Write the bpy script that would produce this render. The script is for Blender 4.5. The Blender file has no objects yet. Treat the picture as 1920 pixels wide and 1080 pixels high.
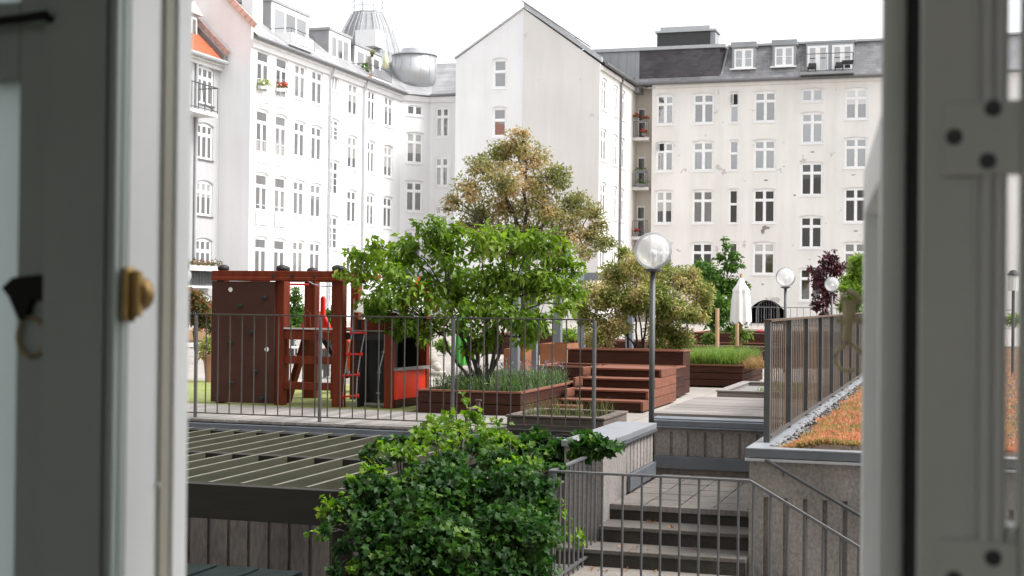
import bpy, math, random
import numpy as np
from mathutils import Vector, Matrix

# ------------------------------------------------------------------ camera, world, sun, exposure
SC = bpy.context.scene
COL = SC.collection
FPX, PHI, ROLL, PIT, HC = 2667.0, math.radians(17.6), 0.0107, 23 / 2667.0, 1.2
_f0 = np.array([-math.sin(PHI), math.cos(PHI), 0.0]); _r0 = np.array([math.cos(PHI), math.sin(PHI), 0.0]); _u0 = np.array([0, 0, 1.0])
CF = math.cos(PIT) * _f0 + math.sin(PIT) * _u0
_u1 = math.cos(PIT) * _u0 - math.sin(PIT) * _f0
CR = math.cos(ROLL) * _r0 + math.sin(ROLL) * _u1
CU = math.cos(ROLL) * _u1 - math.sin(ROLL) * _r0
C0 = np.array([0, 0, HC])

cam_data = bpy.data.cameras.new("camera"); cam = bpy.data.objects.new("camera", cam_data); COL.objects.link(cam)
m = Matrix.Identity(4)
for i in range(3):
    m[i][0], m[i][1], m[i][2], m[i][3] = CR[i], CU[i], -CF[i], C0[i]
cam.matrix_world = m
cam_data.sensor_width = 36.0; cam_data.lens = 36.0 * FPX / 1920.0
cam_data.clip_start = 0.05; cam_data.clip_end = 2000.0
cam_data.dof.use_dof = True; cam_data.dof.focus_distance = 17.0; cam_data.dof.aperture_fstop = 8.5
SC.camera = cam

SUN = Vector((0.72, 0.03, 0.95)).normalized()
world = bpy.data.worlds.new("World"); SC.world = world; world.use_nodes = True
wn, wl = world.node_tree.nodes, world.node_tree.links
wn.clear()
wo = wn.new("ShaderNodeOutputWorld"); bg = wn.new("ShaderNodeBackground"); sky = wn.new("ShaderNodeTexSky"); hs = wn.new("ShaderNodeHueSaturation")
sky.sky_type = 'NISHITA'; sky.sun_disc = False
sky.sun_elevation = math.asin(SUN.z); sky.sun_rotation = math.atan2(SUN.x, SUN.y)
sky.dust_density = 3.0; sky.air_density = 1.0
hs.inputs['Saturation'].default_value = 0.12
bg.inputs['Strength'].default_value = 0.15
wl.new(sky.outputs[0], hs.inputs['Color']); wl.new(hs.outputs[0], bg.inputs[0]); wl.new(bg.outputs[0], wo.inputs[0])
sd = bpy.data.lights.new("sun", 'SUN'); sd.energy = 1.45; sd.angle = math.radians(16); sd.color = (1.0, 0.97, 0.925)
sun = bpy.data.objects.new("sun", sd); COL.objects.link(sun)
sun.rotation_euler = (-SUN).to_track_quat('-Z', 'Y').to_euler()
SC.view_settings.view_transform = 'Standard'; SC.view_settings.look = 'None'; SC.view_settings.gamma = 1.0
SC.view_settings.exposure = 1.3; SC.view_settings.use_curve_mapping = False
SC.cycles.use_denoising = True
SC.cycles.max_bounces = 10; SC.cycles.diffuse_bounces = 6; SC.cycles.transparent_max_bounces = 12
SC.cycles.sample_clamp_indirect = 8.0

# ------------------------------------------------------------------ measuring helpers: a picture point met with a plane
def ray(u, v): return CF + CR * (u - 960) / FPX + CU * (540 - v) / FPX
def PX(u, v, x): d = ray(u, v); return C0 + d * (x / d[0])
def PY(u, v, y): d = ray(u, v); return C0 + d * (y / d[1])
def PZ(u, v, z=0.0): d = ray(u, v); return C0 + d * ((z - HC) / d[2])
def PD(u, v, t): return C0 + ray(u, v) * t

# ------------------------------------------------------------------ materials
def nm(name):
    mt = bpy.data.materials.new(name); mt.use_nodes = True
    nt = mt.node_tree; b = nt.nodes["Principled BSDF"]
    return mt, nt, b
def N(nt, t, **k):
    n = nt.nodes.new(t)
    for a, v in k.items():
        if a in n.inputs: n.inputs[a].default_value = v
        else: setattr(n, a, v)
    return n
def ramp(nt, stops):
    r = nt.nodes.new("ShaderNodeValToRGB"); cr = r.color_ramp
    while len(cr.elements) > 1: cr.elements.remove(cr.elements[-1])
    cr.elements[0].position, cr.elements[0].color = stops[0][0], (*stops[0][1], 1)
    for p, c in stops[1:]:
        e = cr.elements.new(p); e.color = (*c, 1)
    return r
def mat(name, c, rough=0.7, metal=0.0, var=0.12, scale=3.0, stretch=(1, 1, 1), bump=0.0, bscale=40.0, fine=0.0, spec=0.5, island=0.0, each=False):
    """plain surface: base colour broken up by object space noise, optional bump and per-piece variation"""
    mt, nt, b = nm(name); L = nt.links
    b.inputs['Roughness'].default_value = rough; b.inputs['Metallic'].default_value = metal
    b.inputs['Specular IOR Level'].default_value = spec
    tc = N(nt, "ShaderNodeTexCoord"); mp = N(nt, "ShaderNodeMapping"); mp.inputs['Scale'].default_value = stretch
    L.new(tc.outputs['Object'], mp.inputs[0])
    no = N(nt, "ShaderNodeTexNoise", Scale=scale, Detail=6.0, Roughness=0.6); L.new(mp.outputs[0], no.inputs['Vector'])
    lo = tuple(max(0, x * (1 - var)) for x in c); hi = tuple(min(1, x * (1 + var)) for x in c)
    r = ramp(nt, [(0.3, lo), (0.7, hi)]); L.new(no.outputs[0], r.inputs[0])
    out = r.outputs[0]
    if fine:
        n2 = N(nt, "ShaderNodeTexNoise", Scale=scale * 14, Detail=3.0); L.new(mp.outputs[0], n2.inputs['Vector'])
        r2 = ramp(nt, [(0.35, (1 - fine,) * 3), (0.65, (1 + 0 * fine,) * 3)]); L.new(n2.outputs[0], r2.inputs[0])
        mx = N(nt, "ShaderNodeMixRGB", blend_type='MULTIPLY'); mx.inputs[0].default_value = 1.0
        L.new(out, mx.inputs[1]); L.new(r2.outputs[0], mx.inputs[2]); out = mx.outputs[0]
    if island:
        g = N(nt, "ShaderNodeNewGeometry"); r3 = ramp(nt, [(0, (1 - island,) * 3), (1, (1 + 0.25 * island,) * 3)]); L.new((N(nt, "ShaderNodeObjectInfo").outputs['Random'] if each else g.outputs['Random Per Island']), r3.inputs[0])
        mx = N(nt, "ShaderNodeMixRGB", blend_type='MULTIPLY'); mx.inputs[0].default_value = 1.0
        L.new(out, mx.inputs[1]); L.new(r3.outputs[0], mx.inputs[2]); out = mx.outputs[0]
    L.new(out, b.inputs['Base Color'])
    if bump:
        n3 = N(nt, "ShaderNodeTexNoise", Scale=bscale, Detail=4.0); L.new(mp.outputs[0], n3.inputs['Vector'])
        bp = N(nt, "ShaderNodeBump", Strength=bump, Distance=0.02); L.new(n3.outputs[0], bp.inputs['Height']); L.new(bp.outputs[0], b.inputs['Normal'])
    return mt
def mat_plaster(name, c, stain, amount, streak=0.06, patch=0.70):
    """rendered masonry: faint rain streaks, cloudy tone, and scattered flaked patches"""
    mt, nt, b = nm(name); L = nt.links
    b.inputs['Roughness'].default_value = 0.9; b.inputs['Specular IOR Level'].default_value = 0.25
    tc = N(nt, "ShaderNodeTexCoord"); mp = N(nt, "ShaderNodeMapping"); mp.inputs['Scale'].default_value = (1.3, 1.3, 0.12); L.new(tc.outputs['Object'], mp.inputs[0])
    a = N(nt, "ShaderNodeTexNoise", Scale=1.2, Detail=7.0, Roughness=0.65); L.new(mp.outputs[0], a.inputs['Vector'])
    ra = ramp(nt, [(0.25, tuple(x * (1 - streak * 1.6) for x in c)), (0.6, c), (0.8, tuple(min(0.9, x * (1 + streak * .4)) for x in c))]); L.new(a.outputs[0], ra.inputs[0])
    q = N(nt, "ShaderNodeTexNoise", Scale=0.35, Detail=5.0); L.new(tc.outputs['Object'], q.inputs['Vector'])
    rq = ramp(nt, [(0.35, (1 - streak, 1 - streak, 1 - streak * 1.15)), (0.65, (1, 1, 1))]); L.new(q.outputs[0], rq.inputs[0])
    m1 = N(nt, "ShaderNodeMixRGB", blend_type='MULTIPLY'); m1.inputs[0].default_value = 1.0; L.new(ra.outputs[0], m1.inputs[1]); L.new(rq.outputs[0], m1.inputs[2])
    n1 = N(nt, "ShaderNodeTexNoise", Scale=0.9, Detail=9.0, Roughness=0.62); L.new(tc.outputs['Object'], n1.inputs['Vector'])
    rp = ramp(nt, [(patch, (0, 0, 0)), (patch + 0.012, (1, 1, 1))]); L.new(n1.outputs[0], rp.inputs[0])
    mm = N(nt, "ShaderNodeMath", operation='MULTIPLY'); mm.inputs[1].default_value = amount; L.new(rp.outputs[0], mm.inputs[0])
    m2 = N(nt, "ShaderNodeMixRGB"); L.new(mm.outputs[0], m2.inputs[0]); L.new(m1.outputs[0], m2.inputs[1]); m2.inputs[2].default_value = (*stain, 1)
    L.new(m2.outputs[0], b.inputs['Base Color'])
    n3 = N(nt, "ShaderNodeTexNoise", Scale=9.0, Detail=6.0); L.new(tc.outputs['Object'], n3.inputs['Vector'])
    bp = N(nt, "ShaderNodeBump", Strength=0.25, Distance=0.03); L.new(n3.outputs[0], bp.inputs['Height']); L.new(bp.outputs[0], b.inputs['Normal'])
    return mt
def mat_courses(name, c1, c2, mortar, bw, rh, rough=0.55, axis='Y', msize=0.03, bump=0.4):
    """slates, tiles, panels: brick courses laid up the object's z"""
    mt, nt, b = nm(name); L = nt.links; b.inputs['Roughness'].default_value = rough
    tc = N(nt, "ShaderNodeTexCoord"); sp = N(nt, "ShaderNodeSeparateXYZ"); cb = N(nt, "ShaderNodeCombineXYZ"); L.new(tc.outputs['Object'], sp.inputs[0])
    L.new(sp.outputs[axis], cb.inputs['X']); L.new(sp.outputs['Z'], cb.inputs['Y'])
    br = N(nt, "ShaderNodeTexBrick"); br.inputs['Color1'].default_value = (*c1, 1); br.inputs['Color2'].default_value = (*c2, 1); br.inputs['Mortar'].default_value = (*mortar, 1)
    br.inputs['Scale'].default_value = 1.0; br.inputs['Brick Width'].default_value = bw; br.inputs['Row Height'].default_value = rh
    br.inputs['Mortar Size'].default_value = msize * rh; br.inputs['Mortar Smooth'].default_value = 0.2
    L.new(cb.outputs[0], br.inputs['Vector'])
    no = N(nt, "ShaderNodeTexNoise", Scale=1.1, Detail=6.0); L.new(tc.outputs['Object'], no.inputs['Vector'])
    r = ramp(nt, [(0.3, (0.72, 0.72, 0.72)), (0.7, (1.12, 1.12, 1.12))]); L.new(no.outputs[0], r.inputs[0])
    mx = N(nt, "ShaderNodeMixRGB", blend_type='MULTIPLY'); mx.inputs[0].default_value = 1.0
    L.new(br.outputs[0], mx.inputs[1]); L.new(r.outputs[0], mx.inputs[2]); L.new(mx.outputs[0], b.inputs['Base Color'])
    bp = N(nt, "ShaderNodeBump", Strength=bump, Distance=0.02); bp.invert = True; L.new(br.outputs['Fac'], bp.inputs['Height']); L.new(bp.outputs[0], b.inputs['Normal'])
    return mt
def mat_planks(name, c, gap, pitch, axis, rough=0.7, var=0.35, along=(1, 1, 1)):
    """boards in one sheet: dark joints every pitch metres along an axis, each board its own tone"""
    mt, nt, b = nm(name); L = nt.links; b.inputs['Roughness'].default_value = rough
    tc = N(nt, "ShaderNodeTexCoord"); sp = N(nt, "ShaderNodeSeparateXYZ"); L.new(tc.outputs['Object'], sp.inputs[0])
    dv = N(nt, "ShaderNodeMath", operation='DIVIDE'); dv.inputs[1].default_value = pitch; L.new(sp.outputs[axis], dv.inputs[0])
    fl = N(nt, "ShaderNodeMath", operation='FLOOR'); L.new(dv.outputs[0], fl.inputs[0])
    wn_ = N(nt, "ShaderNodeTexWhiteNoise", noise_dimensions='1D'); L.new(fl.outputs[0], wn_.inputs['W'])
    r1 = ramp(nt, [(0, tuple(x * (1 - var) for x in c)), (1, tuple(min(1, x * (1 + var)) for x in c))]); L.new(wn_.outputs[0], r1.inputs[0])
    mp = N(nt, "ShaderNodeMapping"); mp.inputs['Scale'].default_value = along; L.new(tc.outputs['Object'], mp.inputs[0])
    no = N(nt, "ShaderNodeTexNoise", Scale=5.0, Detail=7.0, Roughness=0.65); L.new(mp.outputs[0], no.inputs['Vector'])
    r2 = ramp(nt, [(0.3, (0.7, 0.7, 0.7)), (0.7, (1.15, 1.15, 1.15))]); L.new(no.outputs[0], r2.inputs[0])
    mx = N(nt, "ShaderNodeMixRGB", blend_type='MULTIPLY'); mx.inputs[0].default_value = 1.0; L.new(r1.outputs[0], mx.inputs[1]); L.new(r2.outputs[0], mx.inputs[2])
    fr = N(nt, "ShaderNodeMath", operation='FRACT'); L.new(dv.outputs[0], fr.inputs[0])
    lt = N(nt, "ShaderNodeMath", operation='LESS_THAN'); lt.inputs[1].default_value = 0.075; L.new(fr.outputs[0], lt.inputs[0])
    m2 = N(nt, "ShaderNodeMixRGB"); L.new(lt.outputs[0], m2.inputs[0]); L.new(mx.outputs[0], m2.inputs[1]); m2.inputs[2].default_value = (*gap, 1)
    L.new(m2.outputs[0], b.inputs['Base Color'])
    bp = N(nt, "ShaderNodeBump", Strength=0.6, Distance=0.01); bp.invert = True; L.new(lt.outputs[0], bp.inputs['Height']); L.new(bp.outputs[0], b.inputs['Normal'])
    return mt
def mat_leaf(name, stops, trans=0.45, rough=0.45, spec=0.35, patch=0.0):
    """leaves: every leaf its own tone, light passing through"""
    mt = bpy.data.materials.new(name); mt.use_nodes = True; nt = mt.node_tree; nt.nodes.clear(); L = nt.links
    o = N(nt, "ShaderNodeOutputMaterial"); g = N(nt, "ShaderNodeNewGeometry")
    r = ramp(nt, stops)
    if patch:   # whole sprays of the plant differ in colour, not only single leaves
        tc = N(nt, "ShaderNodeTexCoord"); no = N(nt, "ShaderNodeTexNoise", Scale=patch, Detail=3.0); L.new(tc.outputs['Object'], no.inputs['Vector'])
        mr = N(nt, "ShaderNodeMapRange"); mr.inputs[1].default_value = 0.38; mr.inputs[2].default_value = 0.62; L.new(no.outputs[0], mr.inputs[0])
        av = N(nt, "ShaderNodeMixRGB"); av.inputs[0].default_value = 0.52; L.new(g.outputs['Random Per Island'], av.inputs[1]); L.new(mr.outputs[0], av.inputs[2]); L.new(av.outputs[0], r.inputs[0])
    else: L.new(g.outputs['Random Per Island'], r.inputs[0])
    p = N(nt, "ShaderNodeBsdfPrincipled"); p.inputs['Roughness'].default_value = rough; p.inputs['Specular IOR Level'].default_value = spec
    t = N(nt, "ShaderNodeBsdfTranslucent"); mx = N(nt, "ShaderNodeMixShader"); mx.inputs[0].default_value = trans
    hv = N(nt, "ShaderNodeHueSaturation", Saturation=1.1, Value=1.5); L.new(r.outputs[0], hv.inputs['Color'])
    L.new(r.outputs[0], p.inputs['Base Color']); L.new(hv.outputs[0], t.inputs[0])
    L.new(p.outputs[0], mx.inputs[1]); L.new(t.outputs[0], mx.inputs[2]); L.new(mx.outputs[0], o.inputs[0])
    return mt
def mat_pane(name, base, refl):
    """window pane: a dim room behind glass that mirrors what faces it"""
    mt = bpy.data.materials.new(name); mt.use_nodes = True; nt = mt.node_tree; nt.nodes.clear(); L = nt.links
    o = N(nt, "ShaderNodeOutputMaterial"); d = N(nt, "ShaderNodeBsdfDiffuse"); gl = N(nt, "ShaderNodeBsdfGlossy", Roughness=0.03)
    oi = N(nt, "ShaderNodeObjectInfo"); r = ramp(nt, [(0, tuple(x * 0.45 for x in base)), (0.6, base), (1, tuple(min(1, x * 1.5) for x in base))]); L.new(oi.outputs['Random'], r.inputs[0]); L.new(r.outputs[0], d.inputs[0])
    lw = N(nt, "ShaderNodeFresnel", IOR=1.5); ad = N(nt, "ShaderNodeMath", operation='ADD', use_clamp=True); ad.inputs[1].default_value = refl; L.new(lw.outputs[0], ad.inputs[0])
    tc = N(nt, "ShaderNodeTexCoord"); no = N(nt, "ShaderNodeTexNoise", Scale=1.3, Detail=2.0); L.new(tc.outputs['Object'], no.inputs['Vector'])
    bp = N(nt, "ShaderNodeBump", Strength=0.05, Distance=0.05); L.new(no.outputs[0], bp.inputs['Height']); L.new(bp.outputs[0], gl.inputs['Normal'])
    mx = N(nt, "ShaderNodeMixShader"); L.new(ad.outputs[0], mx.inputs[0]); L.new(d.outputs[0], mx.inputs[1]); L.new(gl.outputs[0], mx.inputs[2]); L.new(mx.outputs[0], o.inputs[0])
    return mt
def mat_clear(name, tint, alpha, rough=0.05, ior=1.45, through=0.5):
    """thin clear plastic or glass: mostly see-through, some haze, mirror gloss"""
    mt = bpy.data.materials.new(name); mt.use_nodes = True; nt = mt.node_tree; nt.nodes.clear(); L = nt.links
    o = N(nt, "ShaderNodeOutputMaterial"); t = N(nt, "ShaderNodeBsdfTransparent"); d = N(nt, "ShaderNodeBsdfDiffuse"); tl = N(nt, "ShaderNodeBsdfTranslucent")
    d.inputs[0].default_value = (*tint, 1); tl.inputs[0].default_value = (*tint, 1)
    a1 = N(nt, "ShaderNodeMixShader"); a1.inputs[0].default_value = through; L.new(d.outputs[0], a1.inputs[1]); L.new(tl.outputs[0], a1.inputs[2])
    a2 = N(nt, "ShaderNodeMixShader"); a2.inputs[0].default_value = alpha; L.new(t.outputs[0], a2.inputs[1]); L.new(a1.outputs[0], a2.inputs[2])
    gl = N(nt, "ShaderNodeBsdfGlossy", Roughness=rough); lw = N(nt, "ShaderNodeFresnel", IOR=1.45)
    a3 = N(nt, "ShaderNodeMixShader"); lw.inputs['IOR'].default_value = ior; L.new(lw.outputs[0], a3.inputs[0]); L.new(a2.outputs[0], a3.inputs[1]); L.new(gl.outputs[0], a3.inputs[2]); L.new(a3.outputs[0], o.inputs[0])
    return mt

M = {}
M['white'] = mat_plaster("white render", (0.74, 0.74, 0.745), (0.52, 0.52, 0.51), 0.35, 0.045, 0.70)
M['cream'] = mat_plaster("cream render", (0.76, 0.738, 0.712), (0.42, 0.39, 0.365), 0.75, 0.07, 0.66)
M['cream2'] = mat_plaster("patched cream render", (0.66, 0.64, 0.62), (0.48, 0.45, 0.43), 0.7, 0.05, 0.66)
M['shade'] = mat_plaster("shadowed recess render", (0.66, 0.61, 0.55), (0.35, 0.31, 0.28), 0.5, 0.06, 0.75)  # shadow of the recess is put into this darker render colour
M['grey'] = mat_plaster("grey render", (0.42, 0.42, 0.43), (0.33, 0.33, 0.33), 0.5, 0.08, 0.70)
M['trim'] = mat("white painted joinery", (0.80, 0.80, 0.80), 0.5, var=0.03)
M['trimgrey'] = mat("pale stone trim", (0.60, 0.59, 0.58), 0.8, var=0.1)
M['pane'] = mat_pane("window pane", (0.035, 0.037, 0.039), 0.36)
M['panewhite'] = mat_pane("curtained pane", (0.13, 0.13, 0.132), 0.20)
M['panedark'] = mat_pane("dark pane", (0.012, 0.012, 0.013), 0.10)
M['slate'] = mat_courses("slate courses", (0.19, 0.19, 0.20), (0.27, 0.265, 0.275), (0.085, 0.085, 0.09), 0.34, 0.16, axis='X')
M['slatey'] = mat_courses("pale slate courses", (0.26, 0.26, 0.27), (0.33, 0.33, 0.34), (0.14, 0.14, 0.15), 0.3, 0.16, axis='Y')
M['slatedark'] = mat_courses("dark slate cladding", (0.050, 0.047, 0.053), (0.085, 0.078, 0.085), (0.025, 0.024, 0.027), 0.32, 0.13, axis='X', rough=0.6)
M['tile'] = mat_courses("orange pantiles", (0.54, 0.14, 0.045), (0.44, 0.10, 0.035), (0.20, 0.045, 0.02), 0.2, 0.16, axis='Y', msize=0.14, rough=0.7)
M['zinc'] = mat("weathered zinc", (0.30, 0.31, 0.32), 0.42, metal=0.55, var=0.12, scale=1.5, stretch=(1, 1, 0.3))
M['zincpale'] = mat("pale zinc", (0.48, 0.49, 0.50), 0.36, metal=0.6, var=0.06, scale=1.0, stretch=(1, 1, 0.2))
M['zincside'] = mat("zinc dormer cheek", (0.34, 0.34, 0.35), 0.6, metal=0.2, var=0.18, scale=0.8)
M['lead'] = mat("flashing", (0.42, 0.43, 0.44), 0.5, metal=0.3, var=0.08)
M['chimneydark'] = mat("dark cladding", (0.045, 0.045, 0.045), 0.7, var=0.15)
M['gutter'] = mat("gutter zinc", (0.16, 0.16, 0.165), 0.5, metal=0.4, var=0.1)
M['steel'] = mat("galvanised steel", (0.15, 0.15, 0.155), 0.45, metal=0.5, var=0.2, scale=8)
M['steeldark'] = mat("dark grey steel", (0.075, 0.078, 0.08), 0.5, metal=0.2, var=0.15, scale=6)
M['steelbar'] = mat("brown grey steel bar", (0.085, 0.074, 0.066), 0.5, metal=0.3, var=0.2, scale=9)
M['bluegrey'] = mat("blue grey painted steel", (0.13, 0.145, 0.165), 0.5, var=0.15, scale=5)
M['capstone'] = mat("blue grey cap plate", (0.25, 0.262, 0.285), 0.5, metal=0.1, var=0.1, scale=4, fine=0.12)
M['capedge'] = mat("cap edge", (0.13, 0.14, 0.155), 0.5, metal=0.3, var=0.12)
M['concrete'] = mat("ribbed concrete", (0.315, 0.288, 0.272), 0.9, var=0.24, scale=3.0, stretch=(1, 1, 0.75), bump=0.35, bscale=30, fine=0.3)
M['concretedark'] = mat("dark concrete", (0.24, 0.215, 0.20), 0.9, var=0.28, scale=2.2, stretch=(1, 1, 0.3), bump=0.35, bscale=30, fine=0.3)  # darker copy of the ribbed concrete
M['riser'] = mat("dark step riser", (0.060, 0.054, 0.047), 0.95, var=0.35, scale=5, fine=0.25)  # much darker than the treads
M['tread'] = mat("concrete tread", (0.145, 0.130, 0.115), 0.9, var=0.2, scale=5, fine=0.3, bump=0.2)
M['redwood'] = mat("shade toned red timber", (0.066, 0.023, 0.0145), 0.6, spec=0.2, var=0.35, scale=2.0, stretch=(1, 1, 9), fine=0.25, island=0.35)  # dark copy: shade on front boards and risers is in the colour
M['redtop'] = mat("sun toned red timber", (0.225, 0.088, 0.055), 0.6, spec=0.25, var=0.25, scale=2.0, stretch=(1, 7, 7), fine=0.2, island=0.25)  # bright copy of the same timber: sunlit tops and step sides
M['playwood'] = mat("red brown playground timber", (0.19, 0.036, 0.015), 0.6, spec=0.15, var=0.25, scale=2.5, stretch=(6, 6, 0.7), fine=0.15, island=0.2)
M['playpanel'] = mat("dark brown climbing board", (0.068, 0.030, 0.022), 0.7, spec=0.15, var=0.15, scale=2.0)
M['playdark'] = mat("dark plastic", (0.012, 0.012, 0.012), 0.6, var=0.2)
M['greywood'] = mat("weathered grey timber", (0.28, 0.26, 0.245), 0.85, var=0.22, scale=2.5, stretch=(8, 0.7, 8), fine=0.2, island=0.3)
M['greywoodx'] = mat("weathered grey planks", (0.27, 0.245, 0.23), 0.85, var=0.25, scale=2.5, stretch=(0.7, 8, 8), fine=0.2, island=0.3)
M['raftertop'] = mat("pale rafter top", (0.15, 0.138, 0.108), 0.85, var=0.3, scale=6, fine=0.2)  # paler than the rafter sides
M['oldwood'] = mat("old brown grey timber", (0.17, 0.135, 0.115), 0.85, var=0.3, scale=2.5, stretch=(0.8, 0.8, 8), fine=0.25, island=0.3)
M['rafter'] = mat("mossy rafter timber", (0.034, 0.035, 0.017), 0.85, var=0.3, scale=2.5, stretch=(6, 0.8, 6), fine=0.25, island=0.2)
M['beam'] = mat("dark beam timber", (0.014, 0.0125, 0.009), 0.85, var=0.35, scale=2.5, stretch=(0.6, 6, 6))  # one near black tone on every face
M['corten'] = mat("rusty steel box", (0.22, 0.080, 0.028), 0.75, var=0.2, scale=4)
M['fencewood'] = mat("brown fence slat", (0.062, 0.034, 0.014), 0.65, var=0.3, scale=3, stretch=(6, 6, 0.7), island=0.75, each=True)
M['red'] = mat("red plastic", (0.72, 0.022, 0.012), 0.35, var=0.05)
M['redpanel'] = mat("red counter panel", (0.75, 0.045, 0.015), 0.4, var=0.06)
M['rope'] = mat("grey rope", (0.36, 0.37, 0.38), 0.8, var=0.2, scale=30)
M['terracotta'] = mat("terracotta", (0.38, 0.20, 0.14), 0.8, var=0.2, scale=6)
M['soil'] = mat("dark soil", (0.06, 0.042, 0.03), 0.95, var=0.4, scale=12, bump=0.6)
M['gravel'] = mat("pale pebbles", (0.22, 0.215, 0.21), 0.85, var=0.5, scale=40, bump=0.8, bscale=60)
M['stone'] = mat("pale carved stone", (0.46, 0.42, 0.37), 0.85, var=0.15, scale=5, bump=0.3)
M['canvas'] = mat("white canvas", (0.78, 0.77, 0.74), 0.85, var=0.06, scale=4)
M['greencloth'] = mat("green cloth", (0.045, 0.26, 0.035), 0.75, var=0.25, scale=6)
M['bark'] = mat("bark", (0.045, 0.036, 0.030), 0.9, var=0.4, scale=9, stretch=(1, 1, 0.3), bump=0.5)
M['stake'] = mat("wood stake", (0.42, 0.27, 0.15), 0.8, var=0.15)
M['bin'] = mat("dark green plastic", (0.018, 0.035, 0.034), 0.45, var=0.25, scale=5)
M['copper'] = mat("tarnished pipe", (0.17, 0.125, 0.10), 0.45, metal=0.6, var=0.25, scale=12)
M['globe'] = mat_clear("hazy clear globe", (0.93, 0.94, 0.95), 0.40, 0.06, 1.16)
M['bulb'] = mat("white lamp bulb", (0.8, 0.8, 0.8), 0.4, var=0.02)
M['glass'] = mat_clear("clear glass", (0.8, 0.85, 0.85), 0.06, 0.02)
M['frost'] = mat_clear("fogged glass", (0.74, 0.82, 0.81), 0.92, 0.25, 1.3, 0.85)
M['paint'] = mat("white window paint", (0.74, 0.75, 0.74), 0.42, var=0.05, scale=6)
M['paintin'] = mat("room side window paint", (0.71, 0.73, 0.69), 0.45, var=0.06, scale=6)  # same white paint, toned for the dimmer room side
M['paintleft'] = mat("shaded window paint", (0.36, 0.415, 0.385), 0.45, var=0.06, scale=6)  # darker copy of that paint: shade on the left frame is in the colour
M['brass'] = mat("old brass", (0.34, 0.22, 0.085), 0.38, metal=0.9, var=0.35, scale=40)
M['brassdull'] = mat("dull olive brass", (0.30, 0.25, 0.14), 0.5, metal=0.2, var=0.2, scale=40)
M['black'] = mat("dull black", (0.006, 0.006, 0.006), 0.8, var=0.1)
M['screw'] = mat("screw head", (0.05, 0.06, 0.055), 0.5, metal=0.5, var=0.3, scale=50)
M['beige'] = mat("aged sealing strip", (0.34, 0.32, 0.26), 0.7, var=0.1)
M['room'] = mat("pale room paint", (0.66, 0.68, 0.66), 0.9, var=0.03)
M['parquet'] = mat("room floor", (0.25, 0.17, 0.10), 0.5, var=0.2)
M['brickown'] = mat_plaster("pale facade", (0.62, 0.60, 0.57), (0.4, 0.37, 0.34), 0.5, 0.06, 0.72)
M['turf'] = mat("green safety turf", (0.235, 0.265, 0.075), 0.95, var=0.18, scale=1.4, fine=0.3, bump=0.3, bscale=90)
M['paving'] = mat_courses("court paving", (0.30, 0.272, 0.245), (0.35, 0.318, 0.288), (0.19, 0.17, 0.15), 0.4, 0.4, axis='X', rough=0.9, msize=0.02, bump=0.1)
M['earth'] = mat("yard ground", (0.10, 0.09, 0.075), 0.95, var=0.3, scale=1.0)
M['slab'] = mat("landing slab", (0.25, 0.225, 0.20), 0.9, var=0.16, scale=6, fine=0.28, bump=0.25, island=0.15)
M['joint'] = mat("mossy joint", (0.10, 0.105, 0.06), 0.95, var=0.4, scale=10)
M['lf_green'] = mat_leaf("fresh green leaf", [(0, (0.060, 0.105, 0.014)), (0.4, (0.125, 0.215, 0.026)), (0.8, (0.20, 0.30, 0.042)), (1, (0.30, 0.38, 0.08))], 0.5, 0.55, 0.25, 1.6)
M['lf_deep'] = mat_leaf("deep green leaf", [(0, (0.03, 0.07, 0.014)), (0.5, (0.06, 0.13, 0.024)), (0.85, (0.10, 0.19, 0.032)), (1, (0.17, 0.26, 0.05))], 0.4, 0.6, 0.2)
M['lf_vine'] = mat_leaf("vine leaf", [(0, (0.014, 0.042, 0.010)), (0.5, (0.028, 0.080, 0.016)), (0.82, (0.060, 0.135, 0.022)), (1, (0.17, 0.26, 0.06))], 0.4, 0.5, 0.3, 5.0)
M['lf_vinenew'] = mat_leaf("young vine leaf", [(0, (0.06, 0.14, 0.015)), (0.6, (0.13, 0.24, 0.025)), (1, (0.22, 0.31, 0.05))], 0.5)
M['lf_brown'] = mat_leaf("bronze olive leaf", [(0, (0.10, 0.13, 0.04)), (0.4, (0.22, 0.225, 0.08)), (0.7, (0.36, 0.29, 0.13)), (0.88, (0.50, 0.31, 0.17)), (1, (0.52, 0.42, 0.27))], 0.45, 0.6, 0.2, 0.75)
M['lf_shrub'] = mat_leaf("olive shrub leaf", [(0, (0.075, 0.11, 0.025)), (0.35, (0.18, 0.215, 0.055)), (0.65, (0.34, 0.33, 0.12)), (0.85, (0.52, 0.40, 0.23)), (1, (0.70, 0.58, 0.44))], 0.45, 0.55, 0.25, 2.2)
M['lf_red'] = mat_leaf("red tipped leaf", [(0, (0.035, 0.06, 0.016)), (0.45, (0.085, 0.11, 0.03)), (0.7, (0.20, 0.12, 0.05)), (1, (0.36, 0.13, 0.07))])
M['lf_plum'] = mat_leaf("purple plum leaf", [(0, (0.020, 0.006, 0.010)), (0.6, (0.060, 0.016, 0.024)), (0.9, (0.12, 0.03, 0.04)), (1, (0.26, 0.10, 0.10))], 0.3)
M['lf_grass'] = mat_leaf("grass blade", [(0, (0.06, 0.12, 0.02)), (0.6, (0.14, 0.24, 0.035)), (1, (0.26, 0.30, 0.09))], 0.4)
M['lf_straw'] = mat_leaf("straw and green blade", [(0, (0.05, 0.085, 0.025)), (0.6, (0.12, 0.15, 0.05)), (1, (0.32, 0.25, 0.12))], 0.4)
M['lf_lav'] = mat_leaf("lavender stem", [(0, (0.06, 0.11, 0.04)), (0.6, (0.13, 0.19, 0.085)), (0.9, (0.18, 0.22, 0.13)), (1, (0.22, 0.20, 0.24))], 0.35)
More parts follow.
